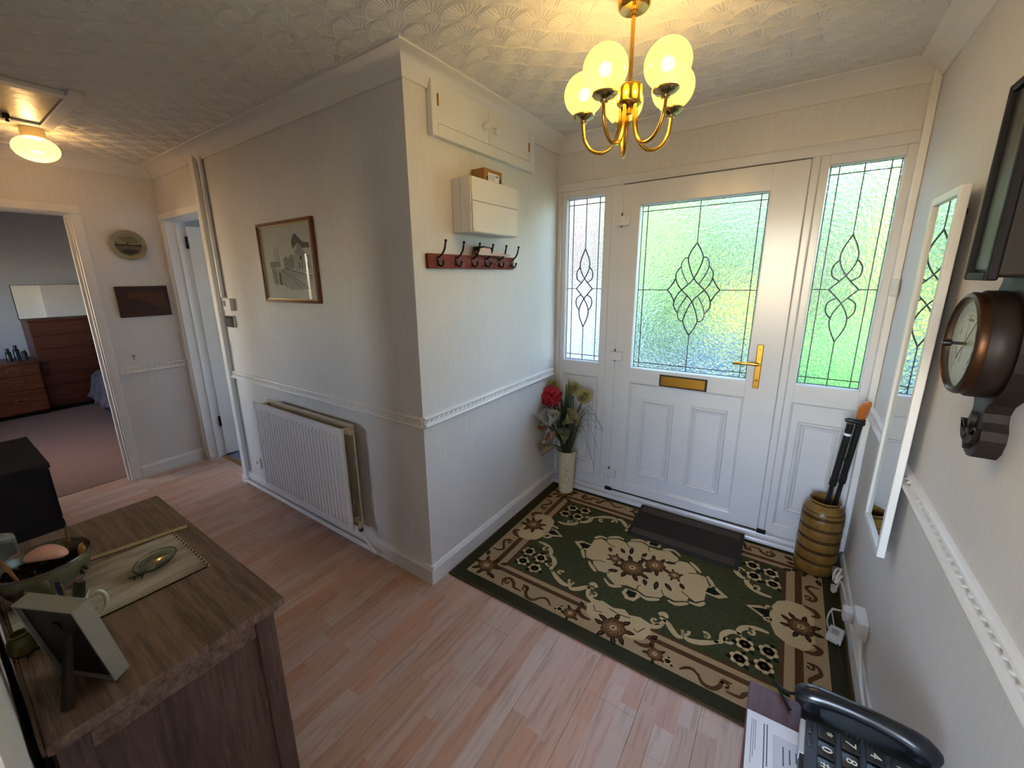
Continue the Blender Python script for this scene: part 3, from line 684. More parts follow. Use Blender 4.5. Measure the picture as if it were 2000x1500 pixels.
for s in (1, -1):
    f = lambda p: (p[0] * s, p[1] * s)
    # cream cartouches at the middle of each side
    scal = [(-.132, -.378), (-.148, -.415), (-.13, -.462), (-.09, -.485), (0, -.50), (.09, -.485), (.13, -.465), (.150, -.412), (.132, -.362), (.085, -.35), (.04, -.365), (.012, -.345), (-.035, -.365), (-.095, -.352)]
    CR.prism([f(p) for p in scal], RF, .0086, L1); rose(f((.004, -.476)), .055, .2, 8, 9)
    for q in ([(-.12, -.40), (-.10, -.43), (-.07, -.42)], [(.12, -.40), (.10, -.44), (.08, -.43)], [(-.05, -.38), (0, -.39), (.05, -.38)]): BR.strip([f(p) for p in q], .005, RF, .0086, L2)
    scal = [(-.74, .10), (-.70, .148), (-.64, .145), (-.598, .115), (-.578, .06), (-.585, .03), (-.562, 0), (-.585, -.03), (-.578, -.06), (-.60, -.115), (-.64, -.145), (-.70, -.148), (-.74, -.10)]
    CR.prism([f(p) for p in scal], RF, .0086, L1); rose(f((-.690, .008)), .050, .5, 8, 12)
    for yy in (.04, -.045): curl(CR, f((-.57, yy)), .030, .4, 4.4, .016, L2, 1 if yy > 0 else -1)
    CR.prism([f(p) for p in ((-.575, .032), (-.54, .034), (-.478, -.004), (-.535, -.036), (-.575, -.03))], RF, .0086, L2)
    DK.prism([f(p) for p in ((-.572, .015), (-.548, .022), (-.50, -.001), (-.545, -.022), (-.572, -.018))], RF, .0086, L3)
    # medallion tips
    CR.prism([f(p) for p in ((-.30, .022), (-.365, .026), (-.402, -.006), (-.345, -.05), (-.31, -.038))], RF, .0086, L2)
    DK.prism([f(p) for p in ((-.305, .012), (-.345, .014), (-.372, -.006), (-.335, -.034), (-.312, -.026))], RF, .0086, L3)
    CR.prism([f(p) for p in ((-.03, -.21), (-.036, -.245), (-.008, -.277), (.03, -.272), (.048, -.23), (.03, -.20))], RF, .0086, L2)
    DK.prism([f(p) for p in ((-.015, -.212), (-.018, -.24), (.006, -.258), (.028, -.245), (.028, -.21))], RF, .0086, L3)
med = [(-.309, .018), (-.31, .075), (-.277, .11), (-.244, .096), (-.244, .126), (-.193, .158), (-.14, .15), (-.132, .175), (-.069, .205), (-.02, .185), (.03, .185), (.085, .212), (.136, .178), (.148, .155), (.19, .165), (.236, .125), (.245, .10), (.288, .098), (.314, .04)]
med = med + [(-a, -b_) for a, b_ in med]
CR.prism(med, RF, .0086, L1)
for k in range(len(med) // 2):
    p = med[k]
    if k in (3, 6, 9, 13, 16):
        for s in (1, -1): BR.strip([(p[0] * s, p[1] * s), (p[0] * .88 * s, p[1] * .84 * s), (p[0] * .8 * s + .012, p[1] * .8 * s)], .005, RF, .0086, L2)
for s in (1, -1):
    for q in ([(-.315, .09), (-.29, .125), (-.25, .128)], [(-.25, .14), (-.20, .178), (-.165, .172)], [(-.13, .19), (-.075, .222), (-.03, .205)], [(.05, .205), (.10, .232), (.145, .20)], [(.20, .178), (.245, .14), (.262, .12)], [(.295, .11), (.332, .05), (.335, .01)]):
        CR.strip([(a * s, c * s) for a, c in spline([(*p, 0) for p in q], 4) and [tuple(v[:2]) for v in spline([(*p, 0) for p in q], 4)]], [.010, .016, .02, .02, .018, .014, .012, .010, .006][:9], RF, .0086, L2)
rose((-.048, -.042), .062, .4, 8, 21); rose((.048, .045), .052, 1., 6, 22); rose((-.150, -.022), .030, .2, 5, 23); rose((.152, .022), .030, .6, 5, 24)
for c, a, l in (((-.09, .06), 1.7, .07), ((.09, -.07), -1.5, .07), ((-.12, .05), 2.3, .05), ((.125, -.06), -.8, .06), ((-.1, -.105), 3.6, .06), ((.03, -.09), -1.2, .05), ((.085, .10), .4, .06), ((-.19, .02), 2., .045), ((.19, -.02), -1., .045), ((-.03, .075), 1.3, .05)): leafm(c, l, .024, a)
CR.build('cream_motifs', m_rg_cream, rug, kind='stuff'); BR.build('brown_motifs', m_rg_brown, rug, kind='stuff'); DK.build('dark_leaf_motifs', m_rg_dark, rug, kind='stuff'); RO.build('rose_motifs', m_rg_rose, rug, kind='stuff'); GN.b.free()
b = B(); rframe(b, HU + .003, HV + .003, HU - .004, HV - .004, .0005, .0085); b.build('overlocked_edge', M('rug_edge_binding', '4a3a22', .9, bump=.6, bscale=300), rug)
# doormat: rests on the rug, its back edge up on the sill
mat_ = thing('doormat', 'small dark brown doormat with rubber rim at the front door', 'doormat', (1.0, 1.1, .012))
tilt = Matrix.Translation((1.0, .945, .0118)) @ Matrix.Rotation(math.radians(6.2), 4, 'X')
B().box((-.298, 0, 0), (.298, .325, .005), .002, 1, m=tilt).build('rubber_backing', M('black_rubber', '1c1917', .7), mat_)
m_mat1 = M('dark_brown_coir', '2b231d', .95, var=.2, scale=150, bump=.9, bscale=700); m_mat2 = M('mid_brown_coir', '4a3c35', .95, var=.2, scale=150, bump=.9, bscale=700)
B().box((-.278, .022, .005), (.278, .075, .0085), .001, 1, m=tilt).build('ribbed_stripe', m_mat2, mat_); B().box((-.278, .25, .005), (.278, .303, .0085), .001, 1, m=tilt).build('ribbed_stripe', m_mat2, mat_)
B().box((-.278, .0755, .005), (.278, .2495, .008), .001, 1, m=tilt).build('centre_pile', m_mat1, mat_)

# ================================================================== COAT WALL
cb = thing('wall_cupboard', 'white two-door cupboard built high into the coat hook wall', 'cupboard', (0, .55, 2.125))
b = B().box((.0, .128, 2.128), (.030, .163, 2.352), .003).box((0, .92, 2.128), (.030, .975, 2.352), .003).box((0, .163, 2.128), (.030, .92, 2.178), .003).box((0, .163, 2.347), (.030, .92, 2.356), .002)
b.build('frame', m_white, cb)
for y0, y1, kn in ((.1645, .530, .488), (.534, .918, .575)):
    d = B().box((.002, y0, 2.180), (.027, y1, 2.345), .002).build('cupboard_door', m_white, cb)
    B().lathe([(0, 0), (.012, 0), (.009, .004), (.009, .010), (.013, .013), (.0165, .018), (.0175, .024), (.0165, .030), (.012, .034), (.006, .036), (0, .0365)], (.027, kn, 2.246), 16, Matrix.Rotation(PI / 2, 4, 'Y')).build('knob', m_white, d, smooth=True)
    yy = y0 + .003 if y0 < .3 else y1 - .003
    for zz in ((2.245, 2.285) if y0 < .3 else (2.225, 2.265)):
        pass
    zz = 2.268 if y0 < .3 else 2.25
    B().box((.0265, yy - .008, zz - .022), (.029, yy + .008, zz + .022), .001, 1).cyl((.030, yy, zz - .022), (.030, yy, zz + .022), .003, seg=8).build('hinge', m_brass_dull, d)
fb = thing('fuse_box', 'white plastic fuse box mounted above the coat hooks', 'fuse box', (0, .46, 1.742))
B().box((0, .268, 1.745), (.048, .648, 1.982), .003).build('back_half', m_cove, fb)
B().box((.050, .266, 1.742), (.110, .650, 1.984), .004).build('front_half', m_cove, fb)
lid = B().box((.110, .272, 1.745), (.118, .648, 1.878), .003).build('lid', m_cove, fb)
B().box((.110, .272, 1.881), (.116, .648, 1.981), .002).build('upper_cover', m_cove, fb)
B().box((.116, .276, 1.744), (.121, .292, 1.762), .002).build('latch', m_cove, lid)
cbx = thing('cardboard_box', 'small brown cardboard box with white label on the fuse box', 'box', (.05, .475, 1.984))
B().box((.012, .402, 1.9845), (.09, .548, 2.043), .001).build('carton', m_cardboard, cbx)
lb_ = B().box((.09, .432, 1.990), (.0906, .522, 2.026)).build('label_sticker', m_paper, cbx)
for y0, y1 in ((.418, .430), (.524, .536)): B().box((.09, y0, 1.986), (.0908, y1, 2.008)).build('green_patch', M('dark_green_print', '2f4230', .7), cbx)
for k in range(3): B().box((.0906, .440, 1.998 + k * .008), (.0909, .48 + .01 * k, 2.0 + k * .008)).build('print_line', m_ink, lb_)
B().box((.0906, .497, 2.012), (.0909, .515, 2.02)).build('print_line', m_ink, lb_)
ck = thing('coat_rack', 'red-brown wooden coat rack with six dark metal double hooks', 'coat rack', (0, .42, 1.58))
B().box((0, .072, 1.581), (.018, .766, 1.646), .004).build('board', m_red_wood, ck)
for y in (.135, .261, .382, .493, .614, .735):
    h = B().box((.018, y - .009, 1.592), (.022, y + .009, 1.634), .002)
    h.tube(spline([(.020, y, 1.630), (.03, y, 1.634), (.046, y, 1.645), (.060, y, 1.664), (.066, y, 1.686), (.069, y, 1.697)], 4), [.0045] * 16 + [.004] * 5, 8)
    h.ball((.069, y, 1.699), .0065, 10, 8)
    h.tube(spline([(.020, y, 1.618), (.022, y, 1.603), (.032, y, 1.592), (.045, y, 1.594), (.051, y, 1.608)], 4), .0042, 8).ball((.052, y, 1.611), .006, 10, 8)
    h.build('hook', m_darkmetal, ck, smooth=True)
br = thing('clothes_brush', 'wooden clothes brush with dark bristles lying across the coat hooks', 'brush', (.042, .50, 1.648))
B().prism([(.385, 1.648), (.375, 1.66), (.385, 1.674), (.42, 1.684), (.475, 1.682), (.515, 1.672), (.56, 1.664), (.63, 1.66), (.662, 1.656), (.666, 1.650), (.64, 1.6475), (.55, 1.648), (.5, 1.6475)], lambda u, v, h: (h, u, v), .022, .060).build('wooden_body', wood('brush_wood', '8a5a34', 'a8744a', (1, .1, 1), 40), br)
b = B()
rr = random.Random(4)
for k in range(260):
    y = .378 + rr.random() * .135; x = .024 + rr.random() * .034; z = 1.676 - .2 * abs(y - .44) * .5
    b.tube([(x, y, z - .006), (x + rr.uniform(-.003, .003), y + rr.uniform(-.004, .004), z + .012 + rr.random() * .005)], .0014, 4)
b.build('bristles', M('dark_bristle', '24170f', .8), br, kind='stuff')

# ================================================================== RADIATOR WALL
rd = thing('radiator', 'white double panel radiator with fluted front below the dado rail', 'radiator', (-.93, -.08, .19))
m_rad = M('radiator_enamel', 'e2e0e0', .35, var=.03, scale=5); m_radc = M('yellowed_radiator_enamel', 'cbbfa6', .4, var=.06)
def rad_panel(nm, x0, x1, yf, z0, z1, sgn, mt):
    b = B(); n = 27; xs = []
    a, c = x0 + .03, x1 - .03; per = (c - a) / n
    prof = [(x0, 0), (a, 0)]
    for k in range(n):
        for q, dd in ((.10, 0), (.28, .012), (.72, .012), (.90, 0)): prof.append((a + per * (k + q), dd))
    prof += [(c, 0), (x1, 0)]
    rows = []
    for zz, am in ((z0, 0), (z0 + .028, 0), (z0 + .045, 1), (z1 - .045, 1), (z1 - .028, 0), (z1, 0)):
        rows.append(b._new([(x, yf + sgn * .0 - sgn * d * am, zz) for x, d in prof]))
    for p, q in zip(rows, rows[1:]):
        for k in range(len(prof) - 1): b.face([p[k], p[k + 1], q[k + 1], q[k]])
    b.box((x0, yf + .0005, z0 + .001), (x1, yf + .011, z1 - .001))
    b.box((x0 - .001, yf - .003, z1 - .003), (x1 + .001, yf + .012, z1 + .004), .002, 1)
    return b.build(nm, mt, rd)
rad_panel('front_panel', -1.405, -.462, -.132, .198, .782, 1, m_rad)
rad_panel('rear_panel', -1.375, -.482, -.055, .19, .782, -1, m_radc)
for xx in (-1.36, -.50):
    B().box((xx - .012, -.121, .205), (xx + .012, -.045, .235)).build('header_pipe', m_radc, rd)
    B().box((xx - .012, -.121, .745), (xx + .012, -.045, .772)).build('header_pipe', m_radc, rd)
B().cyl((-.486, -.085, .758), (-.452, -.085, .758), .014, seg=14).cyl((-.452, -.085, .758), (-.446, -.085, .758), .008, seg=10).build('bleed_plug', m_radc, rd, smooth=True)
v = B().cyl((-.49, -.085, .222), (-.452, -.085, .222), .015, seg=14).cyl((-.455, -.085, .23), (-.455, -.085, .195), .013, seg=14).build('valve', m_radc, rd, smooth=True)
B().cyl((-.455, -.085, .198), (-.452, -.083, .178), .0145, .012, seg=12).build('valve_nut', M('tarnished_nut', '5c5a50', .5, .7), v)
B().tube([(-.452, -.083, .18), (-.43, -.075, .13), (-.405, -.062, .07), (-.39, -.052, .045)], .0085, 10).build('tail_pipe', m_white, rd, smooth=True)
for xx in (-1.25, -.62): B().box((xx - .015, -.044, .25), (xx + .015, -.0005, .70), .002).build('wall_bracket', m_radc, rd)
B().tube([(-1.93, -.040, .04), (-.39, -.040, .04), (-.375, -.040, .04)], .0125, 12).box((-1.945, -.052, .0), (-1.93, -.02, .055), .003).build('heating_pipe', m_white, smooth=True, label='white heating pipe running along the skirting under the radiator', cat='pipe')
sw = thing('wall_socket', 'small white wall outlet low beside the radiator', 'socket', (-1.78, -.0, .175))
B().box((-1.822, -.010, .176), (-1.738, -.0003, .256), .003).build('faceplate', m_white, sw); B().box((-1.79, -.012, .205), (-1.77, -.0095, .225)).build('outlet', M('grey_outlet', '8d8a90', .6), sw)
pc = thing('framed_print', 'brown framed pencil drawing of a railway station', 'picture', (-.985, -.01, 1.415))
PX0, PX1, PZ0, PZ1 = -1.272, -.705, 1.414, 1.856
b = B()
for lo, hi in (((PX0, -.024, PZ0), (PX1, -.001, PZ0 + .016)), ((PX0, -.024, PZ1 - .016), (PX1, -.001, PZ1)), ((PX0, -.024, PZ0 + .016), (PX0 + .016, -.001, PZ1 - .016)), ((PX1 - .016, -.024, PZ0 + .016), (PX1, -.001, PZ1 - .016))): b.box(lo, hi, .003)
b.build('frame', m_frame_wood, pc)
b = B(); q = .016; w_ = .005
for lo, hi in (((PX0 + q, -.017, PZ0 + q), (PX1 - q, -.006, PZ0 + q + w_)), ((PX0 + q, -.017, PZ1 - q - w_), (PX1 - q, -.006, PZ1 - q)), ((PX0 + q, -.017, PZ0 + q + w_), (PX0 + q + w_, -.006, PZ1 - q - w_)), ((PX1 - q - w_, -.017, PZ0 + q + w_), (PX1 - q, -.006, PZ1 - q - w_))): b.box(lo, hi)
b.build('gilt_slip', M('pale_gilt', 'c9b27a', .35, .5), pc)
pp = B().box((PX0 + .014, -.008, PZ0 + .014), (PX1 - .014, -.003, PZ1 - .014)).build('paper', M('aged_drawing_paper', 'c3c3ba', .8, var=.05, scale=12), pc)
def PF(u, v, h): return (PX0 + u * (PX1 - PX0), h, PZ0 + v * (PZ1 - PZ0))
inks = [M('pencil_light', 'a8a9a2', .9, var=.2, scale=90), M('pencil_mid', '90928d', .9, var=.2, scale=90), M('pencil_dark', '686a65', .9, var=.2, scale=90)]
pk = [B(), B(), B()]
def pst(k, pts, w): pk[k].strip(pts, w, PF, -.008, -.0084 - .0001 * k)
def ppl(k, pts): pk[k].prism(pts, PF, -.0079, -.0083 - .0001 * k)
ppl(0, [(.17, .30), (.5, .16), (.86, .17), (.9, .33), (.5, .42), (.2, .45)])
ppl(0, [(.62, .40), (.62, .60), (.70, .72), (.82, .58), (.9, .58), (.9, .36)]); ppl(1, [(.66, .60), (.71, .73), (.86, .56), (.82, .52)])
ppl(2, [(.62, .66), (.60, .74), (.64, .82), (.68, .84), (.74, .78), (.80, .73), (.9, .72), (.9, .66), (.78, .66), (.71, .73)])
ppl(1, [(.42, .42), (.42, .55), (.47, .58), (.52, .55), (.56, .60), (.61, .58), (.61, .42)]); ppl(1, [(.15, .44), (.15, .52), (.34, .52), (.36, .45)])
for u in (.26, .30, .34): pst(1, [(u, .5), (u, .66 + .04 * (u > .28))], .012)
for u in (.70, .75, .80, .85): pst(2, [(u, .42), (u, .50)], .018)
ppl(2, [(.72, .52), (.72, .57), (.76, .57), (.76, .52)])
for u0, u1 in ((.38, .42), (.40, .52), (.44, .72), (.46, .86)): pst(2, [(.37, .42), (u1, .17)], .006)
for k in range(8): pst(1, [(.40 + .02 * k, .38 - .027 * k), (.46 + .055 * k, .38 - .027 * k)], .007)
pst(2, [(.42, .43), (.9, .33)], .012); pst(1, [(.45, .40), (.9, .29)], .008)
for k in range(9): pst(1, [(.56 + .04 * k, .385 - .008 * k), (.56 + .04 * k, .34 - .01 * k)], .005)
ppl(2, [(.30, .22), (.30, .36), (.32, .40), (.345, .36), (.345, .22)])
ppl(1, [(.17, .44), (.20, .24), (.28, .22), (.26, .40)])
for k in range(3): pk[k].build('pencil_shading', inks[k], pp)
B().box((PX0 + .018, -.0100, PZ0 + .018), (PX1 - .018, -.0092, PZ1 - .018)).build('glazing', m_glaze, pc)
th = thing('thermostat', 'white wall thermostat with small display beside the pipe trunking', 'thermostat', (-1.79, -.0, 1.345))
B().box((-1.862, -.030, 1.342), (-1.745, -.0003, 1.424), .006).build('housing', m_cove, th); B().box((-1.848, -.0315, 1.372), (-1.812, -.0295, 1.41), .001, 1).build('display', M('grey_display', '5e6660', .3), th)
th = thing('smart_thermostat', 'small black square wall controller below the white thermostat', 'thermostat', (-1.83, 0, 1.222))
B().box((-1.885, -.014, 1.225), (-1.775, -.0003, 1.308), .004).build('housing', m_cove, th); s2 = B().box((-1.882, -.022, 1.228), (-1.778, -.0142, 1.305), .003).build('face', m_blackgloss, th)
B().box((-1.862, -.0228, 1.248), (-1.81, -.0219, 1.285)).build('screen', M('dim_screen', '2a2f34', .25), s2)

# ================================================================== BACK WALL
pl = thing('wall_plate', 'round decorative plate with dark landscape hung on the back wall', 'plate', (XL, -.232, 1.71))
RY = Matrix.Rotation(PI / 2, 4, 'Y')
B().lathe([(0, .004), (.060, .004), (.075, .010), (.098, .017), (.106, .020), (.107, .024), (.098, .022), (.078, .014), (.070, .010), (0, .009)], (XL, -.232, 1.812), 40, RY).build('plate_body', M('olive_beige_glaze', '8f8565', .25, var=.12, scale=30), pl, smooth=True)
def QF(u, v, h): return (XL + h, -.232 + u, 1.812 + v)
m_pd = M('sepia_glaze', '2c261c', .3, var=.2, scale=60); m_pm = M('brown_grey_glaze', '5c523c', .3, var=.25, scale=60)
B().prism(ell((0, 0), .079, .079, 0, 32), QF, .0092, .0145).build('scene_sky', M('pale_glaze', '8b8263', .25, var=.15, scale=40), pl)
B().prism([(-.078, .002), (-.072, -.03), (-.05, -.06), (0, -.078), (.05, -.06), (.072, -.03), (.078, .002)], QF, .0145, .0150).build('scene_foreground', m_pm, pl)
B().prism([(-.078, -.01), (-.078, .01), (-.074, .016), (-.07, .008), (-.01, .004), (-.004, .026), (.002, .004), (.06, .004), (.068, .012), (.077, .004), (.077, -.012), (0, -.006)], QF, .0150, .0154).build('scene_skyline', m_pd, pl)
b = B()
for k in range(4): b.strip([(-.05 + .01 * k, .05 - .011 * k), (.02, .054 - .011 * k), (.055, .05 - .012 * k)], .004, QF, .0145, .0149)
b.prism([(-.05, -.04), (-.02, -.03), (.04, -.034), (.055, -.045), (.02, -.066), (-.02, -.066)], QF, .0150, .0153)
b.build('scene_strokes', m_pd, pl)
wp = thing('wood_picture', 'dark red-brown inlaid wooden picture panel below the plate', 'picture', (XL, -.21, 1.28))
B().box((XL + .0003, -.368, 1.280), (XL + .016, -.050, 1.510), .002).build('panel', wood('dark_mahogany', '260d08', '3c170e', (1, .1, .6), 30, .4), wp)
B().prism([(-.29, 1.46), (-.20, 1.475), (-.08, 1.45), (-.06, 1.32), (-.16, 1.37), (-.24, 1.41), (-.30, 1.43)], lambda u, v, h: (XL + h, u, v), .0158, .0166).build('inlay', wood('orange_veneer', '44200f', '542814', (1, .2, 1), 30, .4), wp)
B().cyl((XL, -.347, .985), (XL + .02, -.347, .985), .0025, seg=8).cyl((XL + .02, -.347, .987), (XL + .02, -.347, .955), .0022, seg=8).cyl((XL + .02, -.358, .985), (XL + .02, -.336, .985), .0022, seg=8).build('picture_hook', m_darkmetal, label='tiny bare metal hook in the wall above the short dado rail', cat='hook')
# ================================================================== CEILING LIGHTS
ch = thing('chandelier', 'brass five-arm chandelier with opal glass globes over the rug', 'chandelier', (.84, .19, 1.94))
CX, CY = .84, .19
B().lathe([(0, 2.384), (.05, 2.384), (.052, 2.376), (.048, 2.345), (.042, 2.338), (.012, 2.336), (.010, 2.325), (0, 2.325)], (CX, CY, 0), 32).build('ceiling_rose', m_brass, ch, smooth=True)
B().cyl((CX, CY, 2.335), (CX, CY, 2.10), .0065, seg=14).build('stem', m_brass, ch, smooth=True)
B().lathe([(0, 2.145), (.012, 2.143), (.022, 2.136), (.038, 2.130), (.040, 2.124), (.040, 2.084), (.038, 2.078), (.030, 2.070), (.012, 2.066), (.012, 2.05), (0, 2.048)], (CX, CY, 0), 32).build('hub', m_brass, ch, smooth=True)
GR = .066
for k in range(5):
    a = math.radians(44 + 72 * k); d = Vector((math.cos(a), math.sin(a), 0)); c0 = Vector((CX, CY, 0))
    def P_(r, z): return c0 + d * r + Vector((0, 0, z))
    B().tube(spline([P_(.026, 2.082), P_(.026, 2.04), P_(.032, 1.995), P_(.052, 1.958), P_(.086, 1.945), P_(.120, 1.958), P_(.143, 1.99), P_(.150, 2.03), P_(.150, 2.052)], 4), .0062, 10).build('arm', m_brass, ch, smooth=True)
    cup = B().lathe([(0, 2.044), (.012, 2.046), (.014, 2.052), (.030, 2.058), (.038, 2.066), (.037, 2.071), (.028, 2.066), (0, 2.06)], P_(.150, 0), 24).build('gallery_cup', M('nickel_brass', 'b7a678', .14, 1., var=.05) if k == 0 else bpy.data.materials['nickel_brass'], ch, smooth=True)
    g = B().ball(P_(.150, 2.067 + GR), GR, 32, 20).build('glass_globe', m_globe, ch, smooth='all')
    bulb('bulb', P_(.150, 2.067 + GR), BULB_W, (1, .66, .28), .02, ch)
lm = thing('ceiling_lamp', 'lit oval opal ceiling lamp near the bedroom doorway', 'lamp', (-2.25, -.682, 2.21))
B().lathe([(0, 2.384), (.05, 2.384), (.052, 2.36), (.046, 2.335), (0, 2.335)], (-2.25, -.682, 0), 24).build('holder', M('warm_white_holder', 'd9c59a', .4), lm, smooth=True)
B().ball((-2.25, -.682, 2.278), (.098, .098, .066), 32, 20).build('opal_shade', m_lampglobe, lm, smooth='all')
bulb('bulb', (-2.25, -.682, 2.278), LAMP_W, (1, .60, .24), .03, lm)
lh = thing('loft_hatch', 'cream painted loft hatch with raised frame in the hall ceiling', 'hatch', (-1.78, -.95, 2.36))
for lo, hi in (((-2.11, -.675, 2.362), (-1.41, -.62, 2.3845)), ((-2.11, -1.27, 2.362), (-1.41, -1.215, 2.3845)), ((-1.51, -1.215, 2.362), (-1.455, -.675, 2.3845)), ((-2.11, -1.215, 2.362), (-2.055, -.675, 2.3845))): B().box(lo, hi, .004).build('frame_strip', m_cove, lh)
m_hatch = M('glossy_textured_hatch_paint', 'cdbfa6', .34, var=.05, bump=.8, bscale=22)
pn = B().box((-2.052, -1.212, 2.372), (-1.513, -.678, 2.3845), .002).build('panel', m_hatch, lh)
B().box((-2.03, -.815, 2.350), (-1.99, -.79, 2.372), .003).cyl((-2.01, -.80, 2.352), (-2.01, -.80, 2.338), .007, seg=10).build('latch', m_darkmetal, pn)

# ================================================================== VASE AND FLOWERS
VX, VY = .165, 1.218
vs = thing('flower_vase', 'tall cream vase with embossed scrolls standing in the rug corner', 'vase', (VX, VY, .0115))
B().lathe([(0, .0115), (.048, .0115), (.052, .016), (.052, .03), (.0535, .10), (.056, .18), (.060, .26), (.066, .315), (.070, .333), (.0665, .334), (.060, .31), (.053, .2), (.048, .03), (0, .022)], (VX, VY, 0), 40).build('vase_body', m_cream, vs, smooth=True)
def VF(th, z, off=.0):
    r = (.0535 + (z - .10) * .036 if z < .28 else .0600 + (z - .28) * .12) + off; a = math.radians(-63) + th
    return (VX + r * math.cos(a), VY + r * math.sin(a), z)
m_emb = M('taupe_embossing', 'a59a7c', .4)
def emb(pts, r=.0018): B().tube([VF(u, v) for u, v in [tuple(q[:2]) for q in spline([(*p, 0) for p in pts], 6)]], r, 6).build('embossed_scroll', m_emb, vs, smooth=True)
emb([(-.45, .30), (-.3, .27), (-.05, .245), (.2, .25), (.28, .275), (.12, .29), (0, .28), (.05, .268)]); emb([(.28, .285), (.38, .29), (.46, .282)])
emb([(-.35, .09), (-.42, .12), (-.25, .148), (.1, .15), (.4, .13), (.2, .10), (0, .09), (-.1, .105), (.02, .115), (.1, .11)])
for z in (.245, .18): emb([(-.35, z - .02), (-.1, z - .01), (.2, z - .01), (.45, z)], .0014)
emb([(-.38, .215), (-.2, .20), (0, .19), (.2, .20), (.42, .215)], .0014); emb([(-.1, .225), (0, .205), (.15, .185)], .0014); emb([(.1, .225), (.2, .205), (.3, .19)], .0014)
GB = 'flowers in the corner vase'
m_stem = M('dark_green_stem', '202d1b', .6, var=.2); m_leaf = M('dark_green_leaf', '28371f', .55, var=.25, scale=40)
m_red = M('red_fabric_petal', '9c0e24', .6, var=.2, scale=60); m_lily = M('white_fabric_petal', 'd8d5cc', .5, var=.06); m_lilyy = M('aged_cream_petal', 'b8aa82', .55, var=.12, scale=50)
m_acore = M('olive_core', '4e4c28', .8)
m_allium = M('yellow_green_florets', 'b4aa70', .7, var=.4, scale=160); m_orange = M('orange_brown_leaf', '9a5a30', .6, var=.25, scale=50); m_sage = M('sage_green_petal', '8fa283', .55, var=.12)
m_grass = M('dry_brown_grass', '4a4334', .7, var=.2); m_gstem = M('green_grass_blade', '3f5230', .6, var=.25)
base = Vector((VX, VY, .06)); mouth = Vector((VX, VY, .32))
def stem(b, tip, r=.004, k=.5):
    t = Vector(tip); o = (t - mouth); m = mouth + Vector((o.x * .12, o.y * .12, 0))
    pts = spline([base, m, mouth + Vector((o.x * .45, o.y * .45, o.z * k)), t], 5); b.tube(pts, r, 6); return (pts[-1] - pts[-3]).normalized()
def frame_of(d):
    d = d.normalized(); u = d.orthogonal().normalized(); return u, d.cross(u), d
def petal(b, c, d, side, L, w, curl_, n=5, thick=.0012):
    """leaf-like surface from c along d, widening across side, curling towards d x side"""
    nrm = d.cross(side).normalized(); rows = []
    for i in range(n + 1):
        t = i / n; ww = w * math.sin(PI * min(1, .12 + .86 * t)) ** .8 * (1 if t < .98 else .3); p = c + d * L * t + nrm * curl_ * t * t
        rows.append([b._new([p + side * ww * q + nrm * (abs(q) ** 2) * w * .35 + nrm * o for q in (-1, -.5, 0, .5, 1)]) for o in (0, thick)])
    for i in range(n):
        for o in (0, 1):
            for j in range(4): b.face([rows[i][o][j], rows[i][o][j + 1], rows[i + 1][o][j + 1], rows[i + 1][o][j]])
        for j in (0, 4): b.face([rows[i][0][j], rows[i + 1][0][j], rows[i + 1][1][j], rows[i][1][j]])
def rose_flower(tip, face, R):
    t = thing('rose', 'red artificial rose in the corner vase', 'flower', tuple(base), GB)
    b = B(); stem(b, Vector(tip) - Vector(face).normalized() * .02); b.build('stem', m_stem, t)
    u, v, d = frame_of(Vector(face)); c = Vector(tip); b = B(); rr = random.Random(2)
    for ring, (n, op, L) in enumerate(((3, .12, .50), (4, .32, .58), (6, .58, .72), (7, .88, .84), (9, 1.2, .92), (9, 1.5, .95))):
        for k in range(n):
            a = 2 * PI * k / n + ring * .7; rad = u * math.cos(a) + v * math.sin(a); dd = (d * math.cos(op) + rad * math.sin(op)).normalized(); sd = d.cross(rad).normalized()
            petal(b, c - d * (.02 + .002 * ring) + rad * .004 * ring, dd, -sd, R * L, R * .36, R * .28)
    b.build('petals', m_red, t, smooth=True); return t
def lily(tip, face, L, mt, label):
    t = thing('calla_lily', label, 'flower', tuple(base), GB); b = B(); u, v, d = frame_of(Vector(face)); c = Vector(tip)
    stem(b, c - d * L * .5); b.build('stem', m_gstem, t)
    b = B(); n = 16; rows = []
    for i in range(9):
        q = i / 8; ring = []
        for k in range(n + 1):
            a = 2 * PI * (k / n) * .94; lip = .35 * q * q * math.cos(a - PI) ; r = L * (.07 + .31 * q ** 1.3)
            pt = max(0, math.cos(a - PI)) ** 3
            ring.append(c - d * L * .5 + d * L * (q * (.85 + .2 * pt)) + (u * math.cos(a) + v * math.sin(a)) * r * (1 + .25 * q ** 3 * pt))
        rows.append(b._new(ring))
    for p, q in zip(rows, rows[1:]):
        for k in range(n): b.face([p[k], p[k + 1], q[k + 1], q[k]])
    bmesh.ops.solidify(b.b, geom=b.b.faces[:], thickness=.0012)
    b.build('spathe', mt, t, smooth='all'); B().cyl(c - d * L * .3, c + d * L * .25, .005, .003, 8).build('spadix', m_allium, t, smooth=True)
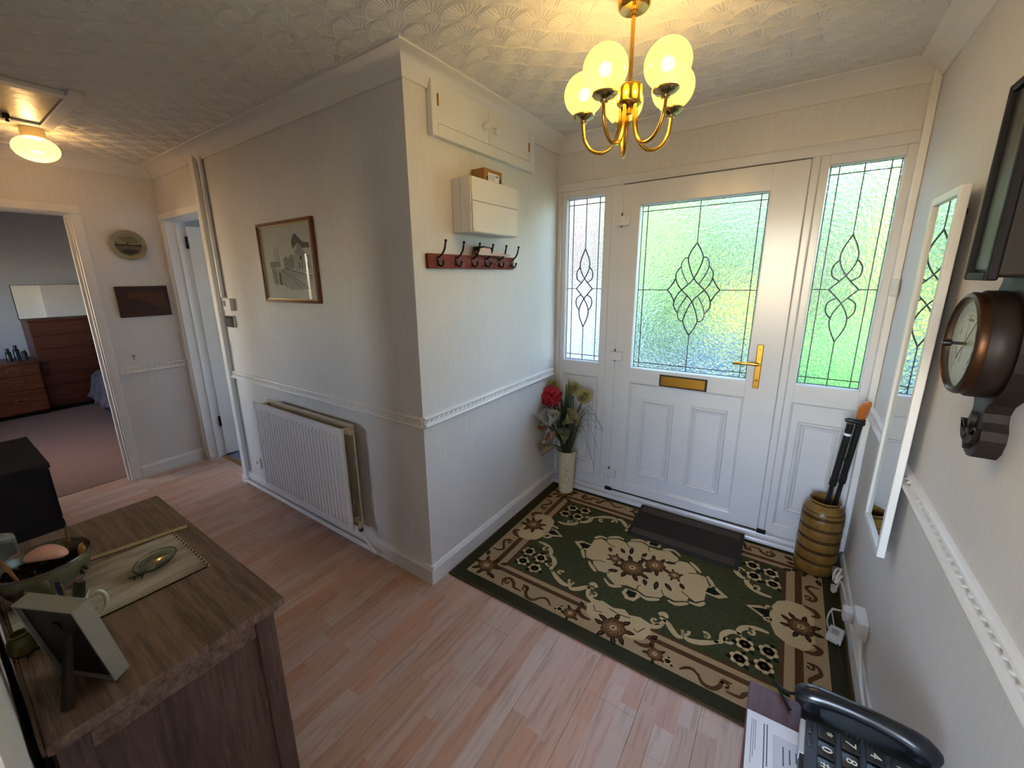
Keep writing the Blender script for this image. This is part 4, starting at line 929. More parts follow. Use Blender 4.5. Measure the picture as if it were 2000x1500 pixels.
def allium(tip, R, label):
    t = thing('allium', label, 'flower', tuple(base), GB); b = B(); stem(b, tip, .0035); b.build('stem', m_gstem, t)
    c = Vector(tip); B().ball(c, R * .8, 14, 10).build('core', m_acore, t, smooth=True); b = B()
    for k in range(150):
        z = 1 - 2 * (k + .5) / 150; ph = k * 2.39996; sc_ = .8 + .5 * ((k * 7919) % 13) / 13; r = math.sqrt(1 - z * z); d = Vector((r * math.cos(ph), r * math.sin(ph), z)); u, v, _ = frame_of(d)
        for q in range(4):
            a = q * PI / 2 + k; e = c + d * R * (.9 + .12 * sc_) + (u * math.cos(a) + v * math.sin(a)) * R * .20 * sc_
            b.face(b._new([c + d * R * .8, e + u * R * .09, e + d * R * .08, e - u * R * .09]))
    b.build('florets', m_allium, t)
rose_flower((.062, 1.155, .735), (.35, -.85, .35), .066)
allium((.034, 1.235, .782), .040, 'pale yellow-green allium head behind the red rose'); allium((.178, 1.265, .775), .044, 'yellow-green allium head in the middle of the vase'); allium((.288, 1.205, .752), .046, 'rightmost yellow-green allium head of the vase')
lily((.012 + .030, 1.07, .600), (-.45, -.3, .85), .135, m_lily, 'white calla lily left of the red rose'); lily((.118, 1.075, .600), (.35, -.15, .9), .13, m_lily, 'white calla lily below the red rose')
lily((.232, 1.10, .610), (.75, -.2, .75), .14, m_lilyy, 'cream calla lily leaning right'); lily((.192, 1.12, .470), (.15, -.3, .9), .12, m_sage, 'pale green calla lily low above the vase rim'); lily((.062, 1.10, .365), (-.72, -.55, -.25), .125, m_lilyy, 'drooping cream calla lily at the vase rim')
sp = thing('leaf_spray', 'spray of orange brown artificial leaves in the corner vase', 'foliage', tuple(base), GB)
b = B(); stem(b, (.066, 1.13, .56)); b.build('stem', m_stem, sp)
for (x, y, z), dd, L in (((.066, 1.125, .56), (.3, -.4, .5), .06), ((.05, 1.12, .50), (-.6, -.3, .1), .07), ((.072, 1.11, .48), (.1, -.5, -.5), .075), ((.095, 1.115, .49), (.6, -.4, -.3), .075), ((.03, 1.125, .54), (-.7, -.2, -.1), .06)):
    b = B(); d = Vector(dd).normalized(); petal(b, Vector((x, y, z)), d, Vector((d.z, .3, -d.x)).normalized(), L, .021, -.01); b.build('leaf', m_orange, sp, smooth=True)
for (x, y, z), dd, L in (((.055, 1.13, .53), (-.3, -.5, .1), .065), ((.08, 1.115, .44), (-.3, -.5, -.3), .07)):
    b = B(); d = Vector(dd).normalized(); petal(b, Vector((x, y, z)), d, Vector((d.z, .3, -d.x)).normalized(), L, .02, -.01); b.build('leaf', m_sage, sp, smooth=True)
gr = thing('grass_spray', 'arching dark grass blades spreading from the corner vase', 'foliage', tuple(base), GB); rr = random.Random(11)
for k in range(40):
    a = rr.uniform(-2.6, .5); R = rr.uniform(.10, .26); h = rr.uniform(.25, .46); droop = rr.uniform(.0, .34)
    d = Vector((math.cos(a), math.sin(a), 0)); tip = mouth + d * R + Vector((0, 0, h - droop)); tip.y = min(tip.y, 1.30); tip.x = max(tip.x, .03)
    mid_ = mouth + d * R * .5 + Vector((0, 0, h * .8)); mid_.y = min(mid_.y, 1.30); mid_.x = max(mid_.x, .025)
    B().tube(spline([base, mouth + d * .03, mid_, tip], 5), [.0016] * 11 + [.001] * 5, 4).build('blade', m_grass if k % 3 else m_gstem, gr)
for k in range(26):
    a = rr.uniform(0, 2 * PI); R = rr.uniform(.01, .09); h = rr.uniform(.2, .42); d = Vector((math.cos(a), math.sin(a), 0)); tip = mouth + d * R + Vector((0, -.02, h)); tip.y = min(tip.y, 1.29)
    b = B(); c = mouth + d * .02 - Vector((0, 0, .02)); petal(b, c, (tip - c).normalized(), d.cross(Vector((0, 0, 1))).normalized(), (tip - c).length, .011, -.02, 6); b.build('broad_leaf', m_leaf, gr, smooth=True)
for tx, ty, tz in ((.165, 1.23, .865), (.178, 1.24, .83), (.15, 1.22, .82)):
    b = B(); c = mouth.copy(); t_ = Vector((tx, ty, tz)); petal(b, c, (t_ - c).normalized(), Vector((1, 0, 0)), (t_ - c).length, .010, -.01, 6); b.build('tall_blade', m_gstem, gr, smooth=True)

# ================================================================== UMBRELLA STAND
UX, UY = 1.622, 1.205
us = thing('umbrella_stand', 'mustard brown ribbed ceramic umbrella stand in the porch corner', 'umbrella stand', (UX, UY, .0115))
m_must = M('mustard_salt_glaze', '7c5b2a', .3, var=.18, scale=35, bump=.3, bscale=120, stretch=(1, 1, .2)); m_uline = M('dark_brown_glaze', '2c1c0c', .3)
prof = [(0, .0115), (.080, .0115), (.086, .02)]
for k in range(5):
    z = .03 + k * .062
    prof += [(.089, z + .004), (.0905, z + .02), (.089, z + .046), (.0865, z + .051), (.0865, z + .058)]
prof += [(.088, .345), (.085, .358), (.074, .378), (.062, .390), (.058, .397), (.062, .406), (.066, .410), (.064, .414), (.058, .411), (.053, .40), (.056, .385), (.07, .34), (.072, .04), (0, .03)]
B().lathe(prof, (UX, UY, 0), 48).build('pot_body', m_must, us, smooth=True)
for k in range(5):
    z = .03 + k * .062
    for o in (.0490, .0585):
        B().lathe([(.0862, z + o - .001), (.0882, z + o - .001), (.0890, z + o + .002), (.0882, z + o + .0045), (.0862, z + o + .0045)], (UX, UY, 0), 48).build('glaze_line', m_uline, us, smooth=True)
B().lathe([(.0835, .358), (.0855, .358), (.0845, .361), (.0830, .3615)], (UX, UY, 0), 48).build('glaze_line', m_uline, us, smooth=True)
B().lathe([(.0572, .396), (.0592, .395), (.060, .399), (.0585, .4)], (UX, UY, 0), 48).build('glaze_line', m_uline, us, smooth=True)
def stick(name, label, p0, p1, fold):
    t = thing(name, label, 'walking stick', p0); a, c = Vector(p0), Vector(p1); d = c - a
    B().cyl(a, a + d * .62, .0105, seg=12).build('lower_shaft', m_blackgloss, t, smooth=True)
    B().cyl(a + d * .60, c, .0135, .0145, seg=12).build('upper_shaft', m_black, t, smooth=True)
    B().cyl(a + d * .585, a + d * .635, .0155, seg=12).build('collar', m_black, t, smooth=True)
    B().cyl(a - d.normalized() * 0, a + d.normalized() * .03, .014, seg=12).build('rubber_tip', m_black, t)
    return t, c, d.normalized()
t1_, c_, d_ = stick('walking_stick', 'black folding walking stick with orange wooden handle in the stand', (1.640, 1.235, .035), (1.690, 1.180, .865), 1)
o_ = Matrix.Translation(c_) @ Vector((0, 0, 1)).rotation_difference(d_).to_matrix().to_4x4()
B().tube([o_ @ Vector(p) for p in spline([(0, .0, -.01), (0, .0, .02), (-.0, -.006, .055), (.004, -.016, .085), (.006, -.02, .095)], 4)], [.016, .018, .021, .024, .026, .027, .028, .028, .028, .027, .026, .024, .022, .018, .013, .009, .004], 14, flat=.62).build('wooden_grip', wood('orange_varnished_wood', 'a4521c', 'c4732e', (1, 1, .3), 40, .15, .6), t1_, smooth=True)
B().box((-.018, -.018, -.012), (.018, .018, .004), .006, m=o_).build('ferrule', m_black, t1_)
t2_, c2_, d2_ = stick('walking_stick', 'black folding walking stick with T handle leaning beside the orange one', (1.603, 1.205, .035), (1.655, 1.165, .84), 1)
B().tube([c2_ + Vector(p) for p in ((-.022, 0, .012), (-.012, 0, .017), (.03, 0, .012), (.05, 0, .004))], [.009, .0115, .0115, .008], 10).build('handle', m_black, t2_, smooth=True)
B().cyl(c2_ - d2_ * .06, c2_ - d2_ * .048, .0155, seg=12).build('label_band', m_paper, t2_)
B().tube(spline([c2_ - d2_ * .16 + Vector((.008, -.012, 0)), c2_ - d2_ * .20 + Vector((.022, -.018, 0)), c2_ - d2_ * .15 + Vector((.03, -.014, 0)), c2_ - d2_ * .10 + Vector((.02, -.012, 0))], 5), .002, 6).build('wrist_cord', m_cable_b, t2_)

# ================================================================== RIGHT WALL
mi = thing('wall_mirror', 'tall narrow white-framed mirror hung on the right wall', 'mirror', (1.71, .603, .587))
x0, x1, y0, y1, z0, z1, fw = 1.698, 1.7195, .447, .760, .587, 1.770, .024
for lo, hi in (((x0, y0, z0), (x1, y0 + fw, z1)), ((x0, y1 - fw, z0), (x1, y1, z1)), ((x0, y0 + fw, z0), (x1, y1 - fw, z0 + fw)), ((x0, y0 + fw, z1 - fw), (x1, y1 - fw, z1))): B().box(lo, hi, .003).build('frame_bar', m_white, mi)
B().box((x0 + .009, y0 + fw - .002, z0 + fw - .002), (x0 + .013, y1 - fw + .002, z1 - fw + .002)).build('mirror_glass', m_mirror, mi)
B().box((x0 + .0135, y0 + .01, z0 + .01), (x1 - .002, y1 - .01, z1 - .01)).build('backing_board', M('hardboard', '6b4a30', .8), mi)
for yy in (.55, .66): B().box((x1, yy, 1.70), (XR, yy + .012, 1.715)).build('hanging_bracket', m_darkmetal, mi)
ba = thing('barometer', 'dark carved banjo barometer with white dial on the right wall', 'barometer', (1.72, -.03, 1.13))
BY, BZ = -.022, 1.388
outl = [(0, 1.145), (.022, 1.150), (.038, 1.168), (.046, 1.195), (.044, 1.215), (.034, 1.232), (.030, 1.25), (.040, 1.27), (.068, 1.29), (.093, 1.315), (.108, 1.35), (.112, 1.388), (.106, 1.425), (.09, 1.46), (.066, 1.49), (.052, 1.51), (.050, 1.53), (.050, 1.90), (.06, 1.91), (.06, 1.93), (0, 1.99)]
poly = [(BY + a, b_) for a, b_ in outl] + [(BY - a, b_) for a, b_ in outl[-2:0:-1]]
B().prism(poly, lambda u, v, h: (h, u, v), XR - .0005, 1.706).build('back_board', m_baro, ba)
RX = Matrix.Rotation(-PI / 2, 4, 'Y')
dr_ = B().lathe([(0, .0), (.106, 0), (.110, .006), (.110, .03), (.104, .038), (.104, .040), (0, .040)], (1.706, BY, BZ), 48, RX).build('case', m_baro, ba, smooth=True)
B().lathe([(.100, .038), (.106, .038), (.107, .046), (.104, .052), (.097, .055), (.094, .051), (.094, .043), (.100, .042)], (1.706, BY, BZ), 48, RX).build('brass_bezel', M('dark_copper_bezel', '4c3222', .38, .85), ba, smooth=True)
dl = B().lathe([(0, .040), (.096, .040), (.096, .0425), (0, .0425)], (1.706, BY, BZ), 48, RX).build('dial', M('white_enamel_dial', 'd3d6d0', .35, var=.03), ba)
def DF(u, v, h): return (1.706 - h, BY - u, BZ + v)      # u to the viewer's right, seen from -x
b = B()
for k in range(61):
    a = math.radians(-140 + 280 * k / 60); r0, r1 = (.066, .076) if k % 5 else (.062, .078)
    b.strip([(r0 * math.sin(a), r0 * math.cos(a)), (r1 * math.sin(a), r1 * math.cos(a))], .0009, DF, .0424, .0428)
for k in range(48):
    a0, a1 = [math.radians(-150 + 300 * (k + q) / 48) for q in (0, 1)]
    for r in (.060, .080): b.strip([(r * math.sin(a0), r * math.cos(a0)), (r * math.sin(a1), r * math.cos(a1))], .0007, DF, .0424, .0428)
b.build('scale_marks', m_ink, dl, kind='stuff')
for word, a in (('STORMY', -120), ('RAIN', -62), ('CHANGE', 0), ('FAIR', 62), ('VERY DRY', 120)):
    A = math.radians(a); p = DF(.049 * math.sin(A), .049 * math.cos(A), .0426)
    Mx = Matrix.Translation(p) @ Matrix(((0, 0, -1, 0), (-1, 0, 0, 0), (0, 1, 0, 0), (0, 0, 0, 1))) @ Matrix.Rotation(-A, 4, 'Z')
    text(word, .0085, Mx, m_ink, dl, 'dial_word')
B().strip([(-.03, -.035), (.045, .052)], .0022, DF, .0445, .0452).build('indicator_hand', m_black, dl); B().strip([(.0, -.04), (.01, .06)], .0018, DF, .0462, .0468).build('set_hand', m_brass, dl)
B().lathe([(0, .040), (.003, .040), (.003, .062), (.007, .064), (.008, .072), (.006, .078), (0, .079)], (1.706, BY, BZ), 14, RX).build('setting_knob', m_black, dl, smooth=True)
B().lathe([(.0, .0515), (.094, .0515), (.094, .0528), (0, .0528)], (1.706, BY, BZ), 40, RX).build('dial_glass', m_clear, ba)
# thermometer case above the dial
tc = B().box((1.664, BY - .062, 1.524), (1.706, BY + .062, 1.885), .006).build('thermometer_case', m_baro, ba)
b = B()
for lo, hi in (((1.652, BY - .068, 1.518), (1.668, BY - .052, 1.89)), ((1.652, BY + .052, 1.518), (1.668, BY + .068, 1.89)), ((1.652, BY - .052, 1.518), (1.668, BY + .052, 1.534)), ((1.652, BY - .052, 1.874), (1.668, BY + .052, 1.89))): b.box(lo, hi, .004)
b.build('case_moulding', m_blackwood, tc); B().box((1.660, BY - .05, 1.54), (1.663, BY + .05, 1.872)).build('thermometer_scale', M('dark_scale', '2a2622', .3), tc); B().cyl((1.657, BY, 1.56), (1.657, BY, 1.85), .003, seg=8).build('thermometer_tube', m_clear, tc)
b = B()
for (y, z), L, w_, a in (((0, 1.16), .055, .022, PI / 2), ((-.012, 1.175), .05, .02, 2.2), ((.012, 1.175), .05, .02, .9), ((-.018, 1.2), .035, .016, 2.6), ((.018, 1.2), .035, .016, .5), ((0, 1.205), .04, .014, PI / 2)):
    b.prism(leafp((BY + y, z), L, w_, a), lambda u, v, h: (h, u, v), 1.706, 1.697)
b.ball((1.7, BY + .006, 1.187), (.006, .010, .010), 10, 8).build('carved_leaves', m_baro, ba, smooth=True)
# sockets, plugs and cables by the skirting
jb = thing('junction_box', 'white double electrical box on the right wall above the skirting', 'electrical box', (1.72, .6, .16))
B().box((1.708, .535, .172), (XR - .0003, .645, .248), .004).build('box', m_white, jb); pg = B().box((1.676, .605, .180), (1.708, .650, .232), .006).build('plug', M('white_plug', 'd8d6d8', .4), jb)
B().tube(spline([(1.670, .64, .20), (1.648, .668, .17), (1.644, .69, .10), (1.660, .70, .045)], 6), .003, 8).build('lead', m_cable_w, jb)
B().tube(spline([(1.726, .54, .18), (1.7255, .44, .12), (1.7225, .3, .108), (1.7225, -.2, .106), (1.7225, -.9, .106)], 6), .006, 8).build('conduit', m_white, jb, smooth=True)
rt = thing('power_adapter', 'small flat white adapter lying on the rug by the right wall', 'adapter', (1.69, .73, .0115))
mr = Matrix.Translation((1.684, .718, .0115)) @ Matrix.Rotation(math.radians(-14), 4, 'Z')
B().box((-.026, -.045, 0), (.026, .045, .022), .004, m=mr).build('case', M('white_adapter', 'd5d5d2', .4), rt)
for k in range(4): B().box((-.014, -.012 + k * .009, .022), (.012 - .003 * (k % 2), -.008 + k * .009, .0224), m=mr).build('print_line', m_ink, rt)
B().tube(spline([(1.684, .765, .024), (1.676, .79, .05), (1.668, .80, .085), (1.672, .70, .16), (1.690, .66, .19)], 6), .0024, 8).build('cord', m_cable_w, rt)
B().tube(spline([(1.690, .672, .020), (1.694, .60, .018), (1.700, .45, .016), (1.690, .36, .015), (1.704, .2, .015), (1.706, .0, .012), (1.700, -.15, .006)], 6), .0023, 6).build('black_cable', m_cable_b, label='thin black cable lying along the rug edge by the right wall', cat='cable')
cc = thing('coiled_cable', 'tangle of white cable bunched behind the umbrella stand', 'cable', (1.715, 1.09, .012)); rr = random.Random(5)
for k in range(3):
    pts = [(1.703 + .012 * math.sin(q * 1.9 + k), 1.12 - .035 * k + .045 * math.cos(q * 1.1 + k), .03 + .022 * k + .05 * abs(math.sin(q * .9 + k))) for q in range(7)]
    B().tube(spline(pts, 6), .0055, 8).build('loop', m_cable_w if k != 1 else M('grey_cable', '6f6a66', .5), cc, smooth=True)
B().tube(spline([(1.70, 1.06, .03), (1.69, 1.045, .02), (1.70, 1.03, .02), (1.712, 1.0, .105), (1.722, .8, .108), (1.724, .66, .16)], 6), .004, 8).build('loop', m_cable_w, cc, smooth=True)
B().box((1.688, 1.04, .0115), (1.712, 1.075, .035), .004).build('plug', m_cable_w, cc)
# ================================================================== SIDEBOARD (foreground left)
ZT = .75; SX0, SX1, SY0, SY1 = -.54, .376, -1.300, -.879
sb = thing('sideboard', 'dark weathered oak sideboard in the left foreground', 'sideboard', (-.08, -1.09, 0))
B().box((SX0, SY0, ZT - .024), (SX1, SY1, ZT), .003).build('top', m_side, sb)
B().box((SX0 + .012, SY0 + .004, ZT - .036), (SX1 - .012, SY1 - .012, ZT - .024), .002).build('top_moulding', m_side, sb)
for xx in (SX0 + .022, SX1 - .067):
    for yy in (SY0 + .008, SY1 - .066): B().box((xx, yy, 0), (xx + .045, yy + .045, ZT - .036), .002).build('post', m_side_v, sb)
for xx in (SX0 + .032, SX1 - .045): B().box((xx, SY0 + .053, .10), (xx + .013, SY1 - .066, ZT - .036)).build('end_panel', m_side_v, sb)
B().box((SX1 - .052, SY0 + .053, ZT - .085), (SX1 - .025, SY1 - .066, ZT - .036), .002).build('end_rail', m_side, sb); B().box((SX1 - .052, SY0 + .053, .06), (SX1 - .025, SY1 - .066, .12), .002).build('end_rail', m_side, sb)
for k in range(2):
    a = SX0 + .07 + k * .39
    d = B().box((a, SY1 - .05, .52), (a + .38, SY1 - .03, ZT - .045), .003).build('drawer', m_side, sb); B().cyl((a + .19, SY1 - .03, .61), (a + .19, SY1 - .008, .61), .014, seg=14).build('knob', m_darkmetal, d)
    d = B().box((a, SY1 - .05, .10), (a + .38, SY1 - .03, .51), .003).build('cupboard_door', m_side_v, sb); B().cyl((a + (.34 if k == 0 else .04), SY1 - .03, .36), (a + (.34 if k == 0 else .04), SY1 - .008, .36), .014, seg=14).build('knob', m_darkmetal, d)
B().box((SX0 + .03, SY0 + .004, .08), (SX1 - .03, SY0 + .012, ZT - .036)).box((SX0 + .03, SY0 + .012, .08), (SX1 - .045, SY1 - .05, .098)).build('carcass', m_blackwood, sb)
B().box((SX0, SY0 - .006, ZT - .02), (SX1 - .004, SY0 - .0005, ZT + .004), .001).build('back_edge_highlight', wood('brown_edge', '4a372d', '6a5142', (.1, 1, 1), 30), sb)  # separate brown strip, its colour stands in for the highlight on the back edge
# runner, dish, stick, bowl, mug, frame
def linen():
    m, t, p = base_mat('striped_moire_runner'); v = coords(t, (1, .22, 1)); n = noise(t, v, 16, 3, .6); v2 = coords(t); n2 = noise(t, v2, 300, 2)
    t.links.new(ramp(t, n, [(.3, lin('7f6f5c')), (.48, lin('a89a86')), (.62, lin('c2b8a8')), (.75, lin('8d7d69'))]), p.inputs['Base Color']); p.inputs['Roughness'].default_value = .8; add_bump(t, p, n2, .3, .001); return m
rn = thing('table_runner', 'pale grey-brown cloth runner with beaded end on the sideboard', 'table runner', (-.07, -1.12, ZT))
b = B(); nx, ny = 14, 20; rr = random.Random(3); g = []
for i in range(nx + 1):
    for o in (0, .0012):
        pass
rows = [[b._new([(-.205 + .275 * i / nx + .012 * j / ny, -1.292 + .352 * j / ny, ZT + .0006 + .0015 * max(0, math.sin(i * 1.3 + j * .5)) * (j / ny) + o) for j in range(ny + 1)]) for o in (0, .0014)] for i in range(nx + 1)]
for i in range(nx):
    for o in (0, 1):
        for j in range(ny): b.face([rows[i][o][j], rows[i + 1][o][j], rows[i + 1][o][j + 1], rows[i][o][j + 1]])
    for j in (0, ny): b.face([rows[i][0][j], rows[i + 1][0][j], rows[i + 1][1][j], rows[i][1][j]])
for i in (0, nx):
    for j in range(ny): b.face([rows[i][0][j], rows[i][0][j + 1], rows[i][1][j + 1], rows[i][1][j]])
b.build('cloth', linen(), rn, smooth=True)
for k in range(30):
    x = -.193 + .275 * k / 29; B().ball((x, -.9385, ZT + .003), .0036 if k % 2 else .0028, 8, 6).build('bead', m_lilyy if k % 2 else m_darkmetal, rn)
b = B().tube([(.07 + .0, -1.29, ZT + .002), (.078, -1.1, ZT + .002), (.083, -.942, ZT + .002)], .0018, 6); b.build('dark_hem', m_darkmetal, rn)
mw = Matrix.Translation((-.222, -1.02, ZT + .0005)) @ Matrix.Rotation(math.radians(-11), 4, 'Z')
B().box((-.0085, -.125, 0), (.0085, .125, .004), .001, m=mw).build('wooden_stick', wood('pale_bamboo', 'a0906c', 'b8a880', (1, .1, 1), 60), label='flat pale wooden stick lying along the runner edge', cat='stick')
ds = thing('glass_dish', 'small oval clear glass dish lying on the cloth runner', 'dish', (-.055, -1.02, ZT + .004))
md = Matrix.Translation((-.055, -1.02, ZT + .004)) @ Matrix.Rotation(math.radians(-52), 4, 'Z') @ Matrix.Diagonal((1.25, .95, 1, 1))
B().lathe([(0, 0), (.030, 0), (.040, .004), (.045, .010), (.046, .012), (.043, .012), (.036, .006), (.028, .003), (0, .003)], (0, 0, 0), 32).xf(md).build('bowl', m_dish, ds, smooth=True)
b = B()
for k in range(40):
    a0, a1 = 2 * PI * k / 40, 2 * PI * (k + 1) / 40; b.tube([md @ Vector((.0455 * math.cos(a), .0455 * math.sin(a), .012)) for a in (a0, a1)], .0012, 5, False)
b.build('rim', M('dark_glass_rim', '3c443c', .2), ds)
for k, (x, y) in enumerate(((-.035, -1.085), (-.03, -1.07))): B().tube([(x, y, ZT + .006), (x + .01, y + .012, ZT + .008), (x + .02, y + .006, ZT + .006)], .0016, 5).build('hair_clip', m_darkmetal, label='tiny dark metal clip beside the glass dish' if k == 0 else 'second tiny dark clip nearest the glass dish', cat='clip')
BX, BY_ = -.175, -1.212
bw = thing('pottery_bowl', 'wide green and mauve pottery bowl on the sideboard', 'bowl', (BX, BY_, ZT + .003))
m_bowl, _t2, _p2 = base_mat('mauve_green_glaze'); _v = coords(_t2); _sep = nd(_t2, 'ShaderNodeSeparateXYZ'); _t2.links.new(_v, _sep.inputs[0])
_t2.links.new(ramp(_t2, (E(_t2, _sep.outputs[2]) * 10 + E(_t2, noise(_t2, _v, 25)) * .35).o, [(.12, lin('7a4a52')), (.42, lin('8c5a60')), (.5, lin('625c48')), (.95, lin('6c6650')), (1, lin('5c4a44'))]), _p2.inputs['Base Color']); _p2.inputs['Roughness'].default_value = .25
B().lathe([(0, .753), (.06, .753), (.066, .757), (.078, .78), (.088, .81), (.093, .838), (.091, .842), (.087, .838), (.080, .808), (.068, .78), (.05, .765), (0, .763)], (BX, BY_, 0), 48).build('bowl_body', m_bowl, bw, smooth=True)
rr = random.Random(8)
m_pot = M('dark_potpourri', '23140f', .8, var=.3, scale=80)
b = B()
for k in range(160):
    a, r = rr.uniform(0, 2 * PI), .074 * math.sqrt(rr.random()); p = Vector((BX + r * math.cos(a), BY_ + r * math.sin(a), .795 + rr.random() * .02)); d = Vector((rr.uniform(-1, 1), rr.uniform(-1, 1), rr.uniform(-.4, .4))).normalized()
    petal(b, p, d, d.orthogonal().normalized(), .022, .008, .006, 3)
b.build('potpourri', m_pot, label='dark dried petals filling the pottery bowl', cat='potpourri', kind='stuff')
sh = B().ball((0, 0, 0), 1, 28, 16)
for v in sh.b.verts:
    x, y, z = v.co; v.co = Vector((x * .042, y * .026, z * (.022 if z > 0 else .012)))
    v.co.z += .006 * math.cos(x * 2)
sh.xf(Matrix.Translation((-.155, -1.205, .852)) @ Matrix.Rotation(math.radians(62), 4, 'Z') @ Matrix.Rotation(.12, 4, 'Y'))
sh.build('seashell', M('pink_shell', 'd89c86', .4, var=.12, scale=20), smooth='all', label='smooth pink shell resting on top of the pottery bowl', cat='shell')
B().tube(spline([(-.125, -1.145, .815), (-.15, -1.142, .838), (-.165, -1.14, .845)], 5), [.006, .008, .010, .0115, .012, .0115, .010, .008, .007, .006, .004], 8, flat=.5).build('dried_slice', M('orange_dried_peel', 'b07a3a', .6, var=.2), label='orange dried peel poking out of the pottery bowl', cat='potpourri')
B().tube(spline([(-.20, -1.165, .81), (-.225, -1.155, .85), (-.24, -1.15, .88)], 4), .0035, 6).ball((-.22, -1.158, .842), .009, 8, 6).build('dried_seed_head', M('brown_seed', '6a5238', .7), label='dried seed head on a stalk at the far bowl rim', cat='potpourri')
B().tube(spline([(-.10, -1.255, .80), (-.14, -1.27, .86), (-.20, -1.288, .90), (-.25, -1.295, .94)], 5), .004, 7).build('twig', M('brown_twig', '8a5c34', .6), smooth=True, label='thin curved brown twig leaning out of the bowl', cat='twig')
orn = thing('carved_ornament', 'grey block ornament with pale leaf-shaped top at the far sideboard end', 'ornament', (-.44, -1.262, ZT))
B().box((-.465, -1.29, ZT + .0005), (-.415, -1.235, ZT + .075), .006).build('block', M('grey_stone', '6b6a66', .7, var=.15), orn)
B().prism(leafp((-.47, -1.30), .11, .05, .62), lambda u, v, h: (u, v, h), ZT + .0755, ZT + .086).build('leaf_top', M('pale_aqua_carving', '9aa39c', .5, var=.25, scale=60), orn)
MX, MY = .085, -1.214
mg = thing('mug', 'cream mug with purple flower print holding pens', 'mug', (MX, MY, ZT + .003))
B().lathe([(0, .7505), (.030, .7505), (.034, .754), (.036, .78), (.0385, .825), (.0415, .842), (.0405, .8435), (.037, .826), (.034, .78), (.031, .758), (0, .756)], (MX, MY, 0), 32).build('cup', M('cream_china', 'd6cfb8', .25, var=.03), mg, smooth=True)
B().tube(spline([(MX + .012, MY + .034, .832), (MX + .018, MY + .055, .838), (MX + .021, MY + .064, .815), (MX + .018, MY + .055, .785), (MX + .012, MY + .033, .770)], 5), .0045, 8).build('handle', M('cream_china_handle', 'd6cfb8', .25, var=.03), mg, smooth=True)
m_purp = M('purple_floral_print', '5e3a48', .5, var=.3, scale=90); b = B()
for k in range(14):
    a = rr.uniform(.45, 1.0); z = rr.uniform(.764, .795); r = .0362 + (z - .76) * .05; p = Vector((MX + r * math.cos(a), MY + r * math.sin(a), z)); nn = Vector((math.cos(a), math.sin(a), 0))
    b.tube([p, p + Vector((-nn.y, nn.x, 0)) * rr.uniform(-.004, .004) + Vector((0, 0, rr.uniform(.004, .010)))], .0012, 5)
b.build('flower_print', m_purp, mg)
for nm, lab, mt, x, y, lx, ly, h, w in (('pen', 'flat grey-green pen case standing in the mug', M('grey_green_case', '3a4038', .4), .012, .012, .012, .018, .135, .013), ('pen', 'olive pencil in the mug nearest the bowl', M('olive_pencil', '5a5238', .5), -.016, -.008, -.014, -.01, .14, .008), ('pen', 'navy blue pen in the mug', M('navy_pen', '1a2038', .35), -.002, .0, -.006, .0, .14, .005), ('pen', 'pale brown pencil in the mug', M('tan_pencil', '8a7048', .5), -.012, .006, -.01, -.002, .12, .005), ('eraser', 'blue eraser tucked in the mug', M('blue_eraser', '2c5f96', .5), .004, .022, .001, .001, .085, .007), ('pen', 'red capped pen low in the mug', M('red_pen', '7a2420', .4), .012, -.012, .004, -.006, .095, .005)):
    p0 = Vector((MX + x * .6, MY + y * .6, .758)); p1 = Vector((MX + x + lx, MY + y + ly, .75 + h))
    B().tube([p0, p0.lerp(p1, .5), p1], [w * .8, w, w * .9], 6 if w < .01 else 8, flat=.45 if w > .01 else 1).build(nm, mt, label=lab, cat='pen' if nm == 'pen' else 'eraser')
# photo frame seen from behind
pf = thing('photo_frame', 'silver-edged photo frame seen from its black back', 'photo frame', (.25, -1.22, ZT))
Wd = Vector((-.89, -.456, 0)).normalized(); Nb = Vector((.456, -.89, 0)).normalized()      # width direction, back normal
up = (Vector((0, 0, 1)) * .985 + Nb * .17).normalized(); nb = Wd.cross(up); nb = nb if nb.dot(Nb) > 0 else -nb
P0 = Vector((.322, -1.193, ZT + .004))
Mf = Matrix((( Wd.x, nb.x, up.x, P0.x), (Wd.y, nb.y, up.y, P0.y), (Wd.z, nb.z, up.z, P0.z), (0, 0, 0, 1)))
m_silver = M('brushed_silver_plastic', '9b978c', .35, .3, var=.04)
Hh, Ww, T = .20, .135, .03
b = B()
for lo, hi in (((0, -T, 0), (.004, 0, Hh)), ((Ww - .004, -T, 0), (Ww, 0, Hh)), ((.004, -T, 0), (Ww - .004, 0, .004)), ((.004, -T, Hh - .004), (Ww - .004, 0, Hh))): b.box(lo, hi, m=Mf)
b.build('rim', m_silver, pf)
B().box((.004, -T + .002, .004), (Ww - .004, -.007, Hh - .004), m=Mf).build('back_board', m_black, pf)
B().box((.06, -.0068, .14), (.074, -.004, .154), m=Mf).build('hanging_ring', m_darkmetal, pf)
pA = Mf @ Vector((.055, -.006, .125)); pB = Vector((.318, -1.262, ZT + .002))
B().tube([pA, pA.lerp(pB, .8), pB], [.008, .011, .012], 4, flat=.3).build('easel_leg', M('dark_brown_card', '2a221e', .6), pf)
gj = thing('green_jar', 'olive green glazed jar partly behind the photo frame', 'jar', (.06, -1.29, ZT))
B().lathe([(0, .7505), (.016, .7505), (.021, .757), (.023, .772), (.020, .788), (.015, .795), (.017, .80), (.013, .80), (.012, .79), (0, .78)], (.06, -1.287, 0), 24).build('jar_body', M('olive_glaze', '5a5836', .3, var=.15), gj, smooth=True)
